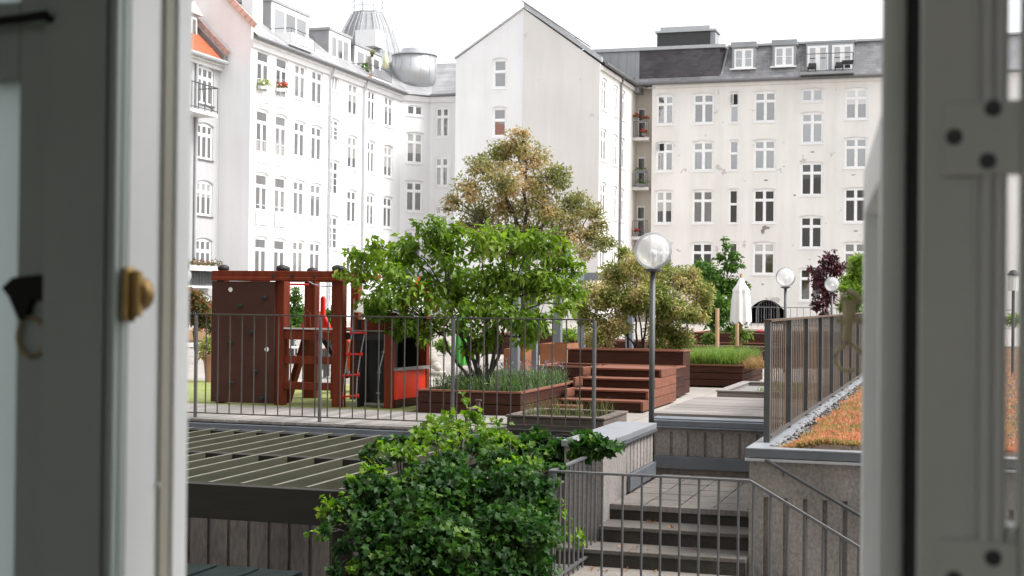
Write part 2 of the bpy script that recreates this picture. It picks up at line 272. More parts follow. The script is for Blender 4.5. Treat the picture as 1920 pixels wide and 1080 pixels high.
M['sedum'] = mat_leaf("sedum tips", [(0, (0.17, 0.19, 0.06)), (0.28, (0.36, 0.29, 0.12)), (0.5, (0.50, 0.25, 0.13)), (0.8, (0.58, 0.24, 0.15)), (1, (0.68, 0.46, 0.33))], 0.4, 0.6, 0.2, 3.2)
M['fl_red'] = mat_leaf("red petals", [(0, (0.45, 0.01, 0.02)), (1, (0.8, 0.06, 0.06))], 0.3)
M['fl_white'] = mat_leaf("cream petals", [(0, (0.20, 0.24, 0.08)), (0.4, (0.6, 0.58, 0.40)), (1, (0.8, 0.78, 0.66))], 0.3)
M['lf_dry'] = mat_leaf("fallen leaf", [(0, (0.20, 0.07, 0.03)), (1, (0.42, 0.22, 0.08))], 0.2)

# ------------------------------------------------------------------ mesh building
RNG = np.random.default_rng(7)
class MB:
    def __init__(s): s.v = []; s.f = []
    def add(s, vs, fs):
        k = len(s.v); s.v.extend([tuple(map(float, p)) for p in vs]); s.f.extend([tuple(i + k for i in q) for q in fs]); return s
    def quad(s, a, b, c, d): return s.add([a, b, c, d], [(0, 1, 2, 3)])
    def poly(s, pts): return s.add(pts, [tuple(range(len(pts)))])
    def box(s, x0, x1, y0, y1, z0, z1):
        return s.add([(x0, y0, z0), (x1, y0, z0), (x1, y1, z0), (x0, y1, z0), (x0, y0, z1), (x1, y0, z1), (x1, y1, z1), (x0, y1, z1)],
                     [(0, 3, 2, 1), (4, 5, 6, 7), (0, 1, 5, 4), (1, 2, 6, 5), (2, 3, 7, 6), (3, 0, 4, 7)])
    def prism(s, pts, d):
        """closed outline pts (3-D, planar) pushed by vector d"""
        n = len(pts); q = [tuple(np.array(p, float) + np.array(d, float)) for p in pts]
        return s.add(list(pts) + q, [tuple(range(n))[::-1], tuple(range(n, 2 * n))] + [(i, (i + 1) % n, n + (i + 1) % n, n + i) for i in range(n)])
    def tube(s, pts, r, n=8, cap=True):
        pts = [np.array(p, float) for p in pts]; k = len(pts)
        rs = list(r) if hasattr(r, '__len__') else [r] * k
        base = len(s.v); up = None
        for i, p in enumerate(pts):
            t = pts[min(i + 1, k - 1)] - pts[max(i - 1, 0)]; t /= (np.linalg.norm(t) + 1e-9)
            if up is None or abs(np.dot(up, t)) > 0.98: up = np.array([0, 0, 1.0]) if abs(t[2]) < 0.9 else np.array([1.0, 0, 0])
            a = np.cross(t, up); a /= np.linalg.norm(a); b = np.cross(a, t)
            for j in range(n):
                w = 2 * math.pi * j / n; s.v.append(tuple(p + rs[i] * (math.cos(w) * a + math.sin(w) * b)))
        for i in range(k - 1):
            for j in range(n):
                s.f.append((base + i * n + j, base + i * n + (j + 1) % n, base + (i + 1) * n + (j + 1) % n, base + (i + 1) * n + j))
        if cap:
            s.f.append(tuple(base + j for j in range(n))[::-1]); s.f.append(tuple(base + (k - 1) * n + j for j in range(n)))
        return s
    def lathe(s, prof, c=(0, 0, 0), n=24):
        base = len(s.v)
        for r, z in prof:
            for j in range(n):
                w = 2 * math.pi * j / n; s.v.append((c[0] + r * math.cos(w), c[1] + r * math.sin(w), c[2] + z))
        for i in range(len(prof) - 1):
            for j in range(n):
                s.f.append((base + i * n + j, base + i * n + (j + 1) % n, base + (i + 1) * n + (j + 1) % n, base + (i + 1) * n + j))
        if prof[0][0] > 1e-4: s.f.append(tuple(base + j for j in range(n))[::-1])
        if prof[-1][0] > 1e-4: s.f.append(tuple(base + (len(prof) - 1) * n + j for j in range(n)))
        return s
    def sphere(s, c, r, n=20, k=12, sz=1.0):
        return s.lathe([(max(1e-5, r * math.sin(math.pi * i / k)), -r * sz * math.cos(math.pi * i / k)) for i in range(k + 1)], c, n)
    def obox(s, p, q, w, h, up=(0, 0, 1)):
        """bar from p to q, w wide and h high"""
        p, q = np.array(p, float), np.array(q, float); t = q - p; t /= np.linalg.norm(t); a = np.cross(t, np.array(up, float)); a /= np.linalg.norm(a); b = np.cross(a, t)
        c = [p + a * w / 2 * i + b * h / 2 * j for i, j in ((-1, -1), (1, -1), (1, 1), (-1, 1))]
        return s.prism(c, q - p)
    def mesh(s, name, smooth=False, bevel=0.0):
        me = bpy.data.meshes.new(name); me.from_pydata(s.v, [], s.f); me.update()
        if smooth: me.polygons.foreach_set('use_smooth', [True] * len(me.polygons))
        return me
def link(name, me, mt, parent=None, loc=None, rot=0.0, bevel=0.0):
    o = bpy.data.objects.new(name, me); COL.objects.link(o)
    if mt is not None and not me.materials: me.materials.append(M[mt] if isinstance(mt, str) else mt)
    if parent is not None:
        o.parent = parent
        if loc is None: o.location = -W(parent)
        else: o.location = loc
    elif loc is not None: o.location = loc
    o.rotation_euler = (0, 0, rot)
    if bevel:
        b = o.modifiers.new("edge", 'BEVEL'); b.width = bevel; b.segments = 2; b.limit_method = 'ANGLE'; b.angle_limit = 0.7
    return o
_wl = {}
def W(o): return _wl.get(o.name, Vector((0, 0, 0)))
def obj(name, mb, mt, parent=None, smooth=False, bevel=0.0):
    """mesh given in world coordinates, hung on its thing"""
    o = link(name, mb.mesh(name, smooth), mt, parent, None, 0.0, bevel)
    _wl[o.name] = Vector((0, 0, 0))
    return o
def sub(name, mb, mt, parent, smooth=False, bevel=0.0):
    return obj(name, mb, mt, parent, smooth, bevel)
def thing(name, label, cat, loc=(0, 0, 0), group=None):
    o = bpy.data.objects.new(name, None); COL.objects.link(o); o.location = loc; o.empty_display_size = 0.2
    _wl[o.name] = Vector(loc); return tag(o, label, cat, group)
def tag(o, label, cat, group=None, kind=None):
    o['label'] = label; o['category'] = cat
    if group: o['group'] = group
    if kind: o['kind'] = kind
    return o
def struct(name, mb, mt):
    o = link(name, mb.mesh(name), mt); o['kind'] = 'structure'; return o
def copy_tree(o, parent=None):
    c = o.copy(); COL.objects.link(c)
    if parent is not None: c.parent = parent
    for ch in [x for x in o.children]: copy_tree(ch, c)
    return c

# ------------------------------------------------------------------ facades: walls with real openings, windows set into them
def facade(mb, O, ang, x0, x1, z0, z1, holes, d=0.14):
    """wall face in local (x along, z up), outward = local -y; holes (a, b, c, e, arch) are cut out and given reveals"""
    ca, sa = math.cos(ang), math.sin(ang)
    T = lambda x, y, z: (O[0] + ca * x - sa * y, O[1] + sa * x + ca * y, z)
    xs = sorted({x0, x1, *[h[0] for h in holes], *[h[1] for h in holes]}); xs = [x for x in xs if x0 <= x <= x1]
    for i in range(len(xs) - 1):
        a, b = xs[i], xs[i + 1]
        if b - a < 1e-6: continue
        cuts = sorted((h[2], h[3]) for h in holes if h[0] <= a + 1e-6 and h[1] >= b - 1e-6)
        z = z0
        for c, e in cuts + [(z1, z1)]:
            if c > z + 1e-6: mb.quad(T(a, 0, z), T(b, 0, z), T(b, 0, c), T(a, 0, c))
            z = max(z, e)
    for h in holes:
        a, b, c, e, ar = h
        top = [(a + (b - a) * k / 8, e - ar + ar * math.sin(math.pi * k / 8) ** 0.8) for k in range(9)] if ar else [(a, e), (b, e)]
        ring = [(a, c)] + [(b, c)] + top[::-1]
        if ar:
            mb.poly([T(x, 0, z) for x, z in [(a, e)] + top[:5]][::-1] if False else [T(x, 0, z) for x, z in top[:5]] + [T(a, 0, e)])
            mb.poly([T(x, 0, z) for x, z in top[4:]] + [T(b, 0, e)])
        n = len(ring)
        for k in range(n):
            p, q = ring[k], ring[(k + 1) % n]
            mb.quad(T(p[0], 0, p[1]), T(p[0], d, p[1]), T(q[0], d, q[1]), T(q[0], 0, q[1]))
    return T
_wm = {}
def hash_(q): q = math.sin(q * 127.1) * 43758.5453; return q - math.floor(q)
M['blind'] = mat_pane("pale blind behind glass", (0.36, 0.355, 0.34), 0.18)
def window_meshes(w, h, kind):
    """frame, pane and sill of one window; local x across, -y out, z up from the bottom of the opening"""
    key = (round(w, 2), round(h, 2), kind)
    if key in _wm: return _wm[key]
    f, t = MB(), 0.045 if w < 0.7 else 0.07
    y0, y1 = 0.05, 0.11
    f.box(0, t, y0, y1, 0, h); f.box(w - t, w, y0, y1, 0, h); f.box(t, w - t, y0, y1, 0, t); f.box(t, w - t, y0, y1, h - t - (0.05 if kind != 'half' else 0), h)
    zt = h * 0.67
    nv = {'cross': 1, 'stair': 1, 'triple': 2, 'door': 1, 'single': 0, 'half': 1, 'solid': 0, 'french': 1}[kind]
    m_ = 0.11 if nv == 1 else 0.07
    if kind == 'door': zt = h * 0.74
    if kind == 'single': zt = h * 0.56
    if kind not in ('half',): f.box(t, w - t, y0 - 0.015, y1, zt - 0.05, zt + 0.05)
    for k in range(nv):
        cx = w * (k + 1) / (nv + 1)
        f.box(cx - m_ / 2, cx + m_ / 2, y0 - 0.008, y1, t, (zt - 0.05) if kind == 'door' else h - t)
    # casement stiles inside each light
    cols = [t] + [w * (k + 1) / (nv + 1) for k in range(nv)] + [w - t]
    for i in range(len(cols) - 1):
        a, b = cols[i] + (m_ / 2 if i else 0), cols[i + 1] - (m_ / 2 if i < nv else 0)
        for z0, z1 in ([(t, h - t)] if kind == 'half' else [(t, zt - 0.05), (zt + 0.05, h - t - 0.05)]):
            if kind == 'door' and z0 > t:
                if i: continue
                a, b = t, w - t
            s = 0.035 if w > 0.7 else 0.02
            f.box(a, a + s, y0 + 0.012, y1, z0, z1); f.box(b - s, b, y0 + 0.012, y1, z0, z1); f.box(a + s, b - s, y0 + 0.012, y1, z0, z0 + s); f.box(a + s, b - s, y0 + 0.012, y1, z1 - s, z1)
            if kind == 'stair' and z0 == t:
                for q in (0.4, 0.72): f.box(a + s, b - s, y0 + 0.02, y1, z0 + (z1 - z0) * q - 0.015, z0 + (z1 - z0) * q + 0.015)
            if kind == 'door' and z0 == t: f.box(a + s, b - s, y0 + 0.02, y1, z0 + s, z0 + 0.42)
    g = MB().quad((0.01, 0.085, 0.01), (w - 0.01, 0.085, 0.01), (w - 0.01, 0.085, h - 0.01), (0.01, 0.085, h - 0.01))
    s = MB().box(-0.06, w + 0.06, -0.05, 0.05, -0.07, 0.0)
    r = (f.mesh("window"), g.mesh("pane"), s.mesh("sill")); _wm[key] = r
    return r
def put_window(root, O, ang, x, z, w, h, kind='cross', pane='pane', frame='trim', sill='trim', name='window', hood=None):
    f, g, s = window_meshes(w, h, kind)
    ca, sa = math.cos(ang), math.sin(ang)
    p = Vector((O[0] + ca * x, O[1] + sa * x, z)) - W(root)
    key = f.name + frame
    f2 = _wm.setdefault(('f', f.name, frame), f if not f.materials else f.copy())
    g2 = _wm.setdefault(('g', g.name, pane), g if not g.materials else g.copy())
    s2 = _wm.setdefault(('s', s.name, sill), s if not s.materials else s.copy())
    o = link(name, f2, frame, root, p, ang)
    link("pane", g2, pane, o, (0, 0, 0)); link("sill", s2, sill, o, (0, 0, 0))
    if kind in ('cross', 'triple', 'stair') and (hash_(x * 7.3 + z * 3.1)) < 0.28:
        q = 0.35 + 0.5 * hash_(x * 2.1 + z); link("blind", MB().quad((0.08, 0.082, h - 0.1 - (h - .25) * q), (w - 0.08, 0.082, h - 0.1 - (h - .25) * q), (w - .08, .082, h - .08), (.08, .082, h - .08)).mesh("blind"), 'blind', o, (0, 0, 0))
    if hood: link("head_trim", hood_mesh(w, h, *hood[:3]), hood[3], o, (0, 0, 0))
    return o
def holes_of(wins, rise=0.09):
    out = []
    for x, z, w, h, kind in wins:
        ar = 0 if kind == 'half' and h < 0.5 else (rise if w > 0.7 else rise * 0.5)
        out.append((x, x + w, z, z + h, ar))
    return out
def hood_mesh(w, h, rise, proud, th):
    """raised label over a window head, in the window's own frame"""
    key = ('h', round(w, 2), round(h, 2), rise, proud, th)
    if key in _wm: return _wm[key]
    mb = MB(); a0, a1 = -0.07, w + 0.07
    pts = [(a0 + (a1 - a0) * k / 8, h - rise + 0.02 + rise * math.sin(math.pi * k / 8) ** 0.8) for k in range(9)]
    low = [(x, 0.002, z) for x, z in pts]; hi = [(x, 0.002, z + th) for x, z in pts]
    mb.prism(low + hi[::-1], (0, -proud, 0)); _wm[key] = mb.mesh("head_trim"); return _wm[key]
def pipe(mb, u, v0, v1, plane, off, r=0.055):
    a = plane(u, v0); b = plane(u, v1); mb.tube([np.array(a) + off, np.array(b) + off], r, 8)
def railing_mesh(p, q, h, pitch, r, up=(0, 0, 1)):
    """small far railing from p to q: rail, foot rail and bars in one mesh"""
    mb = MB(); p, q = np.array(p, float), np.array(q, float); L_ = np.linalg.norm(q - p); n = max(2, int(L_ / pitch)); U_ = np.array([0, 0, h])
    mb.tube([p + U_, q + U_], r * 1.5, 6); mb.tube([p + U_ * 0.08, q + U_ * 0.08], r, 6)
    for k in range(n + 1):
        c = p + (q - p) * k / n; mb.tube([c, c + U_], r, 5)
    return mb
ROW = [(11.25, 13.02), (8.31, 10.15), (5.34, 7.17), (2.35, 4.14), (-0.2 + 0.35, 1.6)]

# ---------------------------------------------------------------- long white house on the left (with its bent corner)
AX = -32.0; YA, YB = 59.9, 78.6; EZ = 13.35
O1 = (AX, 0, 0); A1 = math.pi / 2
house = thing("white_house", "long white house with grey roof dormers and small balconies, below the pale dome", "house", (AX, 69, 0))
win = []
for y0 in (60.55, 62.5):
    for (a, b) in ((10.62, 13.05), (7.72, 10.22), (4.62, 7.19), (1.7, 4.13)): win.append((y0, a, 1.24, b - a, 'door'))
for y0, w in ((64.55, 1.24), (66.5, 1.28)):
    for a, b in ROW[:4]: win.append((y0, a, w, b - a, 'cross'))
win.append((68.95, 12.25, 0.8, 0.85, 'half'))
for a, b in ((8.72 + .85, 10.78), (6.72, 8.58), (3.8, 5.62), (0.9, 2.7)): win.append((68.62, a if a > 9 else a, 1.28, b - a, 'stair'))
for y0, w in ((71.05, 1.26), (73.75, 1.02), (76.15, 1.26)):
    for a, b in ROW[:4]: win.append((y0, a, w, b - a, 'cross'))
wall = MB(); facade(wall, O1, A1, YA + 0.35, YB, -0.1, EZ, holes_of(win))
CH0, CH1 = (AX, YB), (-30.70, 80.1); CA = math.atan2(CH1[1] - CH0[1], CH1[0] - CH0[0]); CL = math.hypot(CH1[0] - CH0[0], CH1[1] - CH0[1])
cw = [(0.42, 12.2, 1.08, 0.62, 'half'), (0.42, 9.35, 1.1, 1.85, 'cross'), (0.42, 6.45, 1.1, 1.83, 'cross'), (0.42, 3.5, 1.1, 1.83, 'cross')]
facade(wall, (CH0[0], CH0[1], 0), CA, 0, CL, -0.1, EZ, holes_of(cw))
bw = [(0.35, 10.95, 0.85, 1.83, 'cross'), (0.35, 8.0, 0.85, 1.8, 'cross'), (0.35, 5.1, 0.85, 1.8, 'cross'), (0.35, 2.2, 0.85, 1.8, 'cross')]
facade(wall, (CH1[0], CH1[1], 0), 0, 0, 4.5, -0.1, EZ + 0.3, holes_of(bw))
# gable end toward us, ridge 4.2 m behind the facade
RX, RZ = -34.6, 15.9
GXR, GZR = -36.2, 18.2
wall.prism([(AX, YA, -0.1), (AX, YA, 14.0), (GXR, YA, GZR), (-40.4, YA, 14.0), (-40.4, YA, -0.1)], (0, 0.35, 0))
wall.quad((-40.8, YA, -0.1), (-40.8, 86, -0.1), (-40.8, 86, 14), (-40.8, YA, 14))
obj("wall", wall, 'white', house)
for i, (x, z, w, h, k) in enumerate(win):
    put_window(house, O1, A1, x, z, w, h, k, 'panewhite' if i % 3 else 'pane', hood=None if k == 'half' else (0.09, 0.03, 0.07, 'trimgrey'))
for x, z, w, h, k in cw: put_window(house, (CH0[0], CH0[1], 0), CA, x, z, w, h, k, 'pane', hood=None if k == 'half' else (0.09, 0.03, 0.07, 'trimgrey'))
for x, z, w, h, k in bw: put_window(house, (CH1[0], CH1[1], 0), 0, x, z, w, h, k, 'panewhite')
co = MB()
co.prism([(AX, YA, EZ - 0.35), (AX + 0.10, YA, EZ - 0.35), (AX + 0.14, YA, EZ - 0.12), (AX + 0.26, YA, EZ - 0.10), (AX + 0.26, YA, EZ + 0.02), (AX, YA, EZ + 0.02)], (0, YB - YA, 0))
d_ = np.array([CH1[0] - CH0[0], CH1[1] - CH0[1], 0]); nrm = np.array([math.sin(CA), -math.cos(CA), 0])
co.prism([np.array([CH0[0], CH0[1], EZ - 0.3]), np.array([CH0[0], CH0[1], EZ - 0.3]) + nrm * 0.12, np.array([CH0[0], CH0[1], EZ]) + nrm * 0.26, np.array([CH0[0], CH0[1], EZ])], d_)
co.prism([(CH1[0], CH1[1], EZ - 0.3), (CH1[0], CH1[1] - 0.12, EZ - 0.3), (CH1[0], CH1[1] - 0.26, EZ), (CH1[0], CH1[1], EZ)], (4.4, 0, 0))
obj("cornice", co, 'white', house)
gt = MB(); gt.tube([(AX + 0.34, YA - 0.1, EZ + 0.08), (AX + 0.34, YB + 0.1, EZ + 0.08)], 0.10, 8); gt.tube([(AX + 0.34, YB + 0.1, EZ + 0.08), (CH1[0] + 0.1, CH1[1] - 0.33, EZ + 0.08), (CH1[0] + 4, CH1[1] - 0.33, EZ + 0.10)], 0.1, 8)
obj("gutter", gt, 'gutter', house)
for y in (68.55, 72.98):
    dp = MB(); dp.tube([(AX + 0.34, y, EZ), (AX + 0.10, y, EZ - 0.6), (AX + 0.10, y, 0)], 0.06, 8); obj("downpipe", dp, 'lead', house)
rf = MB()
rf.quad((AX + 0.35, YA + 0.2, EZ + 0.12), (AX + 0.35, YB + 0.2, EZ + 0.12), (RX, YB + 2, RZ), (RX, YA + 0.2, RZ))
rf.quad((RX, YA + .3, RZ), (RX, 86, RZ), (-41, 86, RZ - .3), (-41, YA + .3, RZ - .3))
rf.quad((AX + 0.35, YB + 0.2, EZ + 0.12), (CH1[0] + 0.2, CH1[1] - 0.3, EZ + 0.12), (CH1[0] - 1, 83.0, RZ), (RX, YB + 2, RZ))
rf.quad((CH1[0] + 0.2, CH1[1] - 0.3, EZ + 0.12), (-26.3, 79.8, EZ + 0.14), (-26.3, 83.0, RZ), (CH1[0] - 1, 83.0, RZ))
roof = obj("roof", rf, 'slatey', house)
vg = MB()
for k in range(18):
    t0, t1 = k / 18, (k + 0.92) / 18; p = lambda t: np.array([AX + 0.25 + (GXR - AX - 0.25) * t, YA - 0.05, 13.95 + (GZR - 13.85) * t])
    vg.obox(p(t0), p(t1), 0.28, 0.10, (0, 1, 0))
sub("verge_tiles", vg, mat("pinkish verge tile", (0.55, 0.36, 0.30), 0.8, var=0.2), roof)
ch = MB(); a = PY(453, 40, 61.2); b = PY(474, 40, 61.2); ch.box(a[0], b[0], 61.2, 62.2, 14.0, a[2] + 3.2); sub("chimney", ch, 'white', roof)
def dormer(root, ya, yb, xf, z0, z1, depth, lights=3, side='zincside', y_door=False):
    b = MB(); b.box(xf - depth, xf, ya, yb, z0, z1); b.box(xf - depth - 0.1, xf + 0.12, ya - 0.1, yb + 0.1, z1 + 0.002, z1 + 0.14)
    dm = obj("dormer", b, side, root)
    n = MB(); t = 0.10
    n.box(xf + 0.004, xf + 0.06, ya + 0.01, yb - 0.01, z0 + 0.05, z1 - 0.01)
    sub("dormer_front", n, 'trim', dm)
    w = (yb - ya - 0.5) / lights
    for k in range(lights):
        p = MB().quad((xf + 0.066, ya + 0.25 + k * w + 0.09, z0 + 0.5), (xf + 0.066, ya + 0.25 + (k + 1) * w - 0.09, z0 + 0.5), (xf + 0.066, ya + 0.25 + (k + 1) * w - 0.09, z1 - 0.3), (xf + 0.066, ya + 0.25 + k * w + 0.09, z1 - 0.3))
        sub("pane", p, 'panewhite', dm)
    return dm
XD = AX - 0.9
def yx(u): return PX(u, 60, XD)[1]
def zx(u, v): return PX(u, v, XD)[2]
dormer(house, yx(507), yx(577), XD, 13.6, zx(508, 2), 3.2, 3)
dormer(house, yx(616), yx(656), XD, 13.6, zx(616, 56), 2.9, 3)
dormer(house, yx(664), yx(700), XD, 13.6, zx(664, 84), 2.6, 2)
dormer(house, yx(704), yx(728), XD - 0.5, 13.6, zx(704, 96), 2.2, 1)
for (u0, u1, vt, vb, kind) in ((546, 589, 52, 98, 'panel'), (690, 734, 118, 158, 'bars')):
    XB = AX + 0.25; p, q = PX(u0, (vt + vb) / 2, XB), PX(u1, (vt + vb) / 2, XB); z0, z1 = PX(u0, vb - 18, XB)[2], PX(u0, vt, XB)[2]
    bm_ = MB().box(XD + 0.08, XB, p[1], q[1], z0 - 0.08, z0)
    bal = obj("roof_balcony", bm_, 'trim', house)
    if kind == 'panel':
        pn = MB(); w = (q[1] - p[1]) / 3
        for k in range(3): pn.box(XB - 0.03, XB, p[1] + k * w + 0.03, p[1] + (k + 1) * w - 0.03, z0 + 0.03, z1 - 0.2)
        pn.box(XD + 0.08, XB - 0.04, p[1], p[1] + 0.03, z0 + 0.03, z1 - 0.2)
        sub("white_panel", pn, 'trim', bal)
    rl = railing_mesh((XB, p[1], z0), (XB, q[1], z0), z1 - z0, 0.16 if kind == 'bars' else 0.9, 0.014); rl.tube([(XD, p[1], z1), (XB, p[1], z1)], 0.02, 6)
    sub("balcony_rail", rl, 'steeldark', bal)
# french balcony grilles in front of the door windows of the two first columns
for y0 in (60.55, 62.5):
    for i, z0 in enumerate((10.62, 7.72, 4.62)):
        if i < 2: g = railing_mesh((AX + 0.06, y0 - 0.02, z0 + 0.02), (AX + 0.06, y0 + 1.26, z0 + 0.02), 0.95, 0.13, 0.014)
        else:
            g = MB().box(AX + 0.04, AX + 0.07, y0 - 0.02, y0 + 1.26, z0 + 0.05, z0 + 0.80); g.tube([(AX + 0.06, y0 - 0.02, z0 + 1.0), (AX + 0.06, y0 + 1.26, z0 + 1.0)], 0.014, 6)
        obj("window_grille", g, 'trimgrey' if i < 2 else 'trim', house)
for i in range(3):
    v_ = MB(); z = (12.25, 9.1, 6.1)[i]; v_.box(AX - 0.01, AX + 0.05, 70.35, 70.75, z - 0.75, z + 0.1); obj("wall_vent", v_, 'trim', house)

# ---------------------------------------------------------------- zinc turret and the pale dome behind
TDD = 87.0; tc_ = PD(777, 130, TDD); tr_ = 41.5 * TDD / FPX
turret = thing("roof_turret", "round silvery zinc turret standing on the roof corner beside the white gable", "turret", (tc_[0], tc_[1], 13.4))
zt_, zb_ = PD(777, 106, TDD)[2], PD(777, 160, TDD)[2]
t = MB().lathe([(tr_ * 0.80, zb_ - 0.6), (tr_ * 0.97, zb_), (tr_, zb_ + 0.02), (tr_, zt_)], (tc_[0], tc_[1], 0), 40); obj("drum", t, 'zincpale', turret, True)
t = MB().lathe([(tr_ + 0.06, zt_), (tr_ + 0.06, zt_ + 0.08), (tr_ * 0.6, zt_ + 0.18), (tr_ * 0.6, zt_ + 0.42), (0.0001, zt_ + 0.46)], (tc_[0], tc_[1], 0), 40); obj("lid", t, 'zincpale', turret)
t = MB()
for k in range(14):
    w = 2 * math.pi * k / 14; x, y = tc_[0] + (tr_ + 0.008) * math.cos(w), tc_[1] + (tr_ + 0.008) * math.sin(w); t.tube([(x, y, zb_), (x, y, zt_)], 0.015, 5)
obj("seam", t, 'lead', turret)
DD = 98.0; dc = PD(690, 60, DD); px_ = DD / FPX
dome = thing("domed_tower", "pale ribbed dome with a flat railed top rising behind the white house roof", "tower", (dc[0], dc[1], 8))
zd = lambda v: PD(690, v, DD)[2]
prof = [(62 * px_, zd(240)), (62 * px_, zd(104)), (56 * px_, zd(84)), (46 * px_, zd(56)), (31 * px_, zd(28)), (31 * px_, zd(25))]
d = MB().lathe(prof, (dc[0], dc[1], 0), 8); obj("dome", d, mat("very pale metal", (0.30, 0.31, 0.32), 0.5, metal=0.1, var=0.08), dome)
d = MB()
for k in range(24):
    w = 2 * math.pi * (k + .5) / 24; d.tube([(dc[0] + (r + 0.02) * math.cos(w), dc[1] + (r + 0.02) * math.sin(w), z) for r, z in prof[1:5]], 0.03, 5)
obj("rib", d, 'lead', dome)
d = MB()
for k in range(8):
    w = 2 * math.pi * k / 8; x, y = dc[0] + 28 * px_ * math.cos(w), dc[1] + 28 * px_ * math.sin(w); d.tube([(x, y, zd(26)), (x, y, zd(-2 if k % 2 else 6))], 0.035, 5)
for zz in (zd(4), zd(14)):
    d.tube([(dc[0] + 28 * px_ * math.cos(2 * math.pi * k / 24), dc[1] + 28 * px_ * math.sin(2 * math.pi * k / 24), zz) for k in range(25)], 0.02, 5)
obj("roof_rail", d, 'lead', dome)
d = MB().box(dc[0] + 0.2, dc[0] + 1.7, dc[1] - 2.6, dc[1] - 1.0, zd(100), zd(70)); obj("roof_box", d, 'trim', dome)

# ---------------------------------------------------------------- grey house at the far left
GX = -33.6
gh = thing("grey_house", "grey rendered house with orange tiled roof and pedimented dormer at the left edge", "house", (GX, 52, 0))
Og = (GX, 0, 0); zg = lambda u, v: PX(u, v, GX)[2]; yg_ = lambda u: PX(u, 300, GX)[1]
gw = []
for vt, vb in ((124, 196), (231, 299), (339, 405), (447, 520), (552, 600)):
    gw.append((yg_(369), zg(385, vb), yg_(399) - yg_(369), zg(385, vt) - zg(385, vb), 'triple'))
gw.append((yg_(338), zg(347, 196), yg_(357) - yg_(338), zg(347, 118) - zg(347, 196), 'cross'))
ge = zg(400, 118)
for q in gw[:5]:
    for o_ in (7.2, 11.0): gw.append((q[0] - o_, q[1], q[2], q[3], q[4]))
wl_ = MB(); facade(wl_, Og, A1, 40, YA, -0.1, ge, holes_of(gw, 0.14)); wl_.quad((GX, 40, -0.1), (GX - 10, 40, -0.1), (GX - 10, 40, ge), (GX, 40, ge)); obj("wall", wl_, 'grey', gh)
for x, z, w, h, k in gw: put_window(gh, Og, A1, x, z, w, h, k, 'pane', sill='gutter', hood=(0.14, 0.03, 0.045, 'lead'))
c_ = MB().box(GX + 0.002, GX + 0.30, 40, YA + 0.0, ge - 0.12, ge + 0.06); c_.box(GX + 0.001, GX + 0.16, 40, YA - 0.02, ge - 0.3, ge - 0.124); obj("cornice", c_, 'trimgrey', gh)
g_ = MB().tube([(GX + 0.42, 40, ge + 0.06), (GX + 0.42, YA - 0.1, ge + 0.06)], 0.10, 8); g_.tube([(GX + 0.10, yg_(364), ge), (GX + 0.10, yg_(364), 0)], 0.07, 8); obj("gutter", g_, 'lead', gh)
r_ = MB().quad((GX + 0.4, 40, ge + 0.1), (GX + 0.4, YA - 0.4, ge + 0.1), (GX - 3.2, YA - 0.4, ge + 3.7), (GX - 3.2, 40, ge + 3.7)); gr = obj("roof", r_, 'tile', gh)
r_ = MB().prism([(GX + 0.4, YA - 0.42, ge + 0.12), (GX + 0.4, YA - 0.42, ge + 0.42), (GX - 3.2, YA - 0.42, ge + 4.02), (GX - 3.2, YA - 0.42, ge + 3.72)], (0, 0.36, 0)); sub("verge_flashing", r_, 'gutter', gr)
r_ = MB().obox((GX + 0.5, YA - 0.2, ge + 0.46), (GX - 3.2, YA - 0.2, ge + 4.16), 0.3, 0.1, (0, 1, 0)); sub("verge_tiles", r_, mat("weathered verge tile", (0.42, 0.28, 0.24), 0.8, var=0.35, scale=6), gr)
xd = GX - 0.9; ya, yb = PX(344, 60, xd)[1], PX(370, 60, xd)[1]; z0, z1 = ge + 0.7, PX(360, 26, xd)[2]
d = MB().box(xd - 2.4, xd, ya, yb, z0, z1); dm = obj("dormer", d, 'grey', gh)
d = MB().prism([(xd + 0.2, ya - 0.15, z1), (xd + 0.2, yb + 0.2, z1), (xd + 0.2, (ya + yb) / 2, z1 + 0.55)], (-2.6, 0, 0)); sub("pediment", d, 'trimgrey', dm)
d = MB().box(xd + 0.003, xd + 0.05, ya + 0.15, yb - 0.15, z0 + 0.1, z1 - 0.12); sub("window_frame", d, 'trim', dm)
for k in range(2):
    w = (yb - ya - 0.3) / 2; d = MB().box(xd + 0.052, xd + 0.056, ya + 0.15 + k * w + 0.08, ya + 0.15 + (k + 1) * w - 0.08, z0 + 0.2, z1 - 0.24); sub("pane", d, 'pane', dm)
# its hanging balcony with a curved rail, and the flower balcony lower down
XB = GX + 1.0
p, q = PX(340, 200, XB), PX(408, 214, XB); zf = q[2]
b = MB().box(GX + 0.004, XB, p[1] - 2, q[1], zf - 0.16, zf); bal = obj("balcony", b, 'trimgrey', gh)
zr = PX(409, 166, XB)[2] - zf
rl = railing_mesh((XB, p[1] - 2, zf), (XB, q[1], zf), zr, 0.55, 0.022); rl.tube([(XB, q[1], zf + zr), (GX, q[1], zf + zr)], 0.03, 6); rl.tube([(XB, q[1] - .3, zf + .1), (XB, q[1] - 1.0, zf + .25), (XB, q[1] - 1.35, zf + .75), (XB, q[1] - 1.4, zf + zr)], 0.02, 6)
sub("balcony_rail", rl, 'steeldark', bal)
XB2 = GX + 0.5; p, q = PX(346, 535, XB2), PX(408, 537, XB2); zf = p[2]; zt2 = PX(400, 500, XB2)[2]
b = MB().box(GX + 0.004, XB2 + .1, p[1], q[1], zf - 0.1, zf); bal = obj("balcony", b, 'trimgrey', gh)
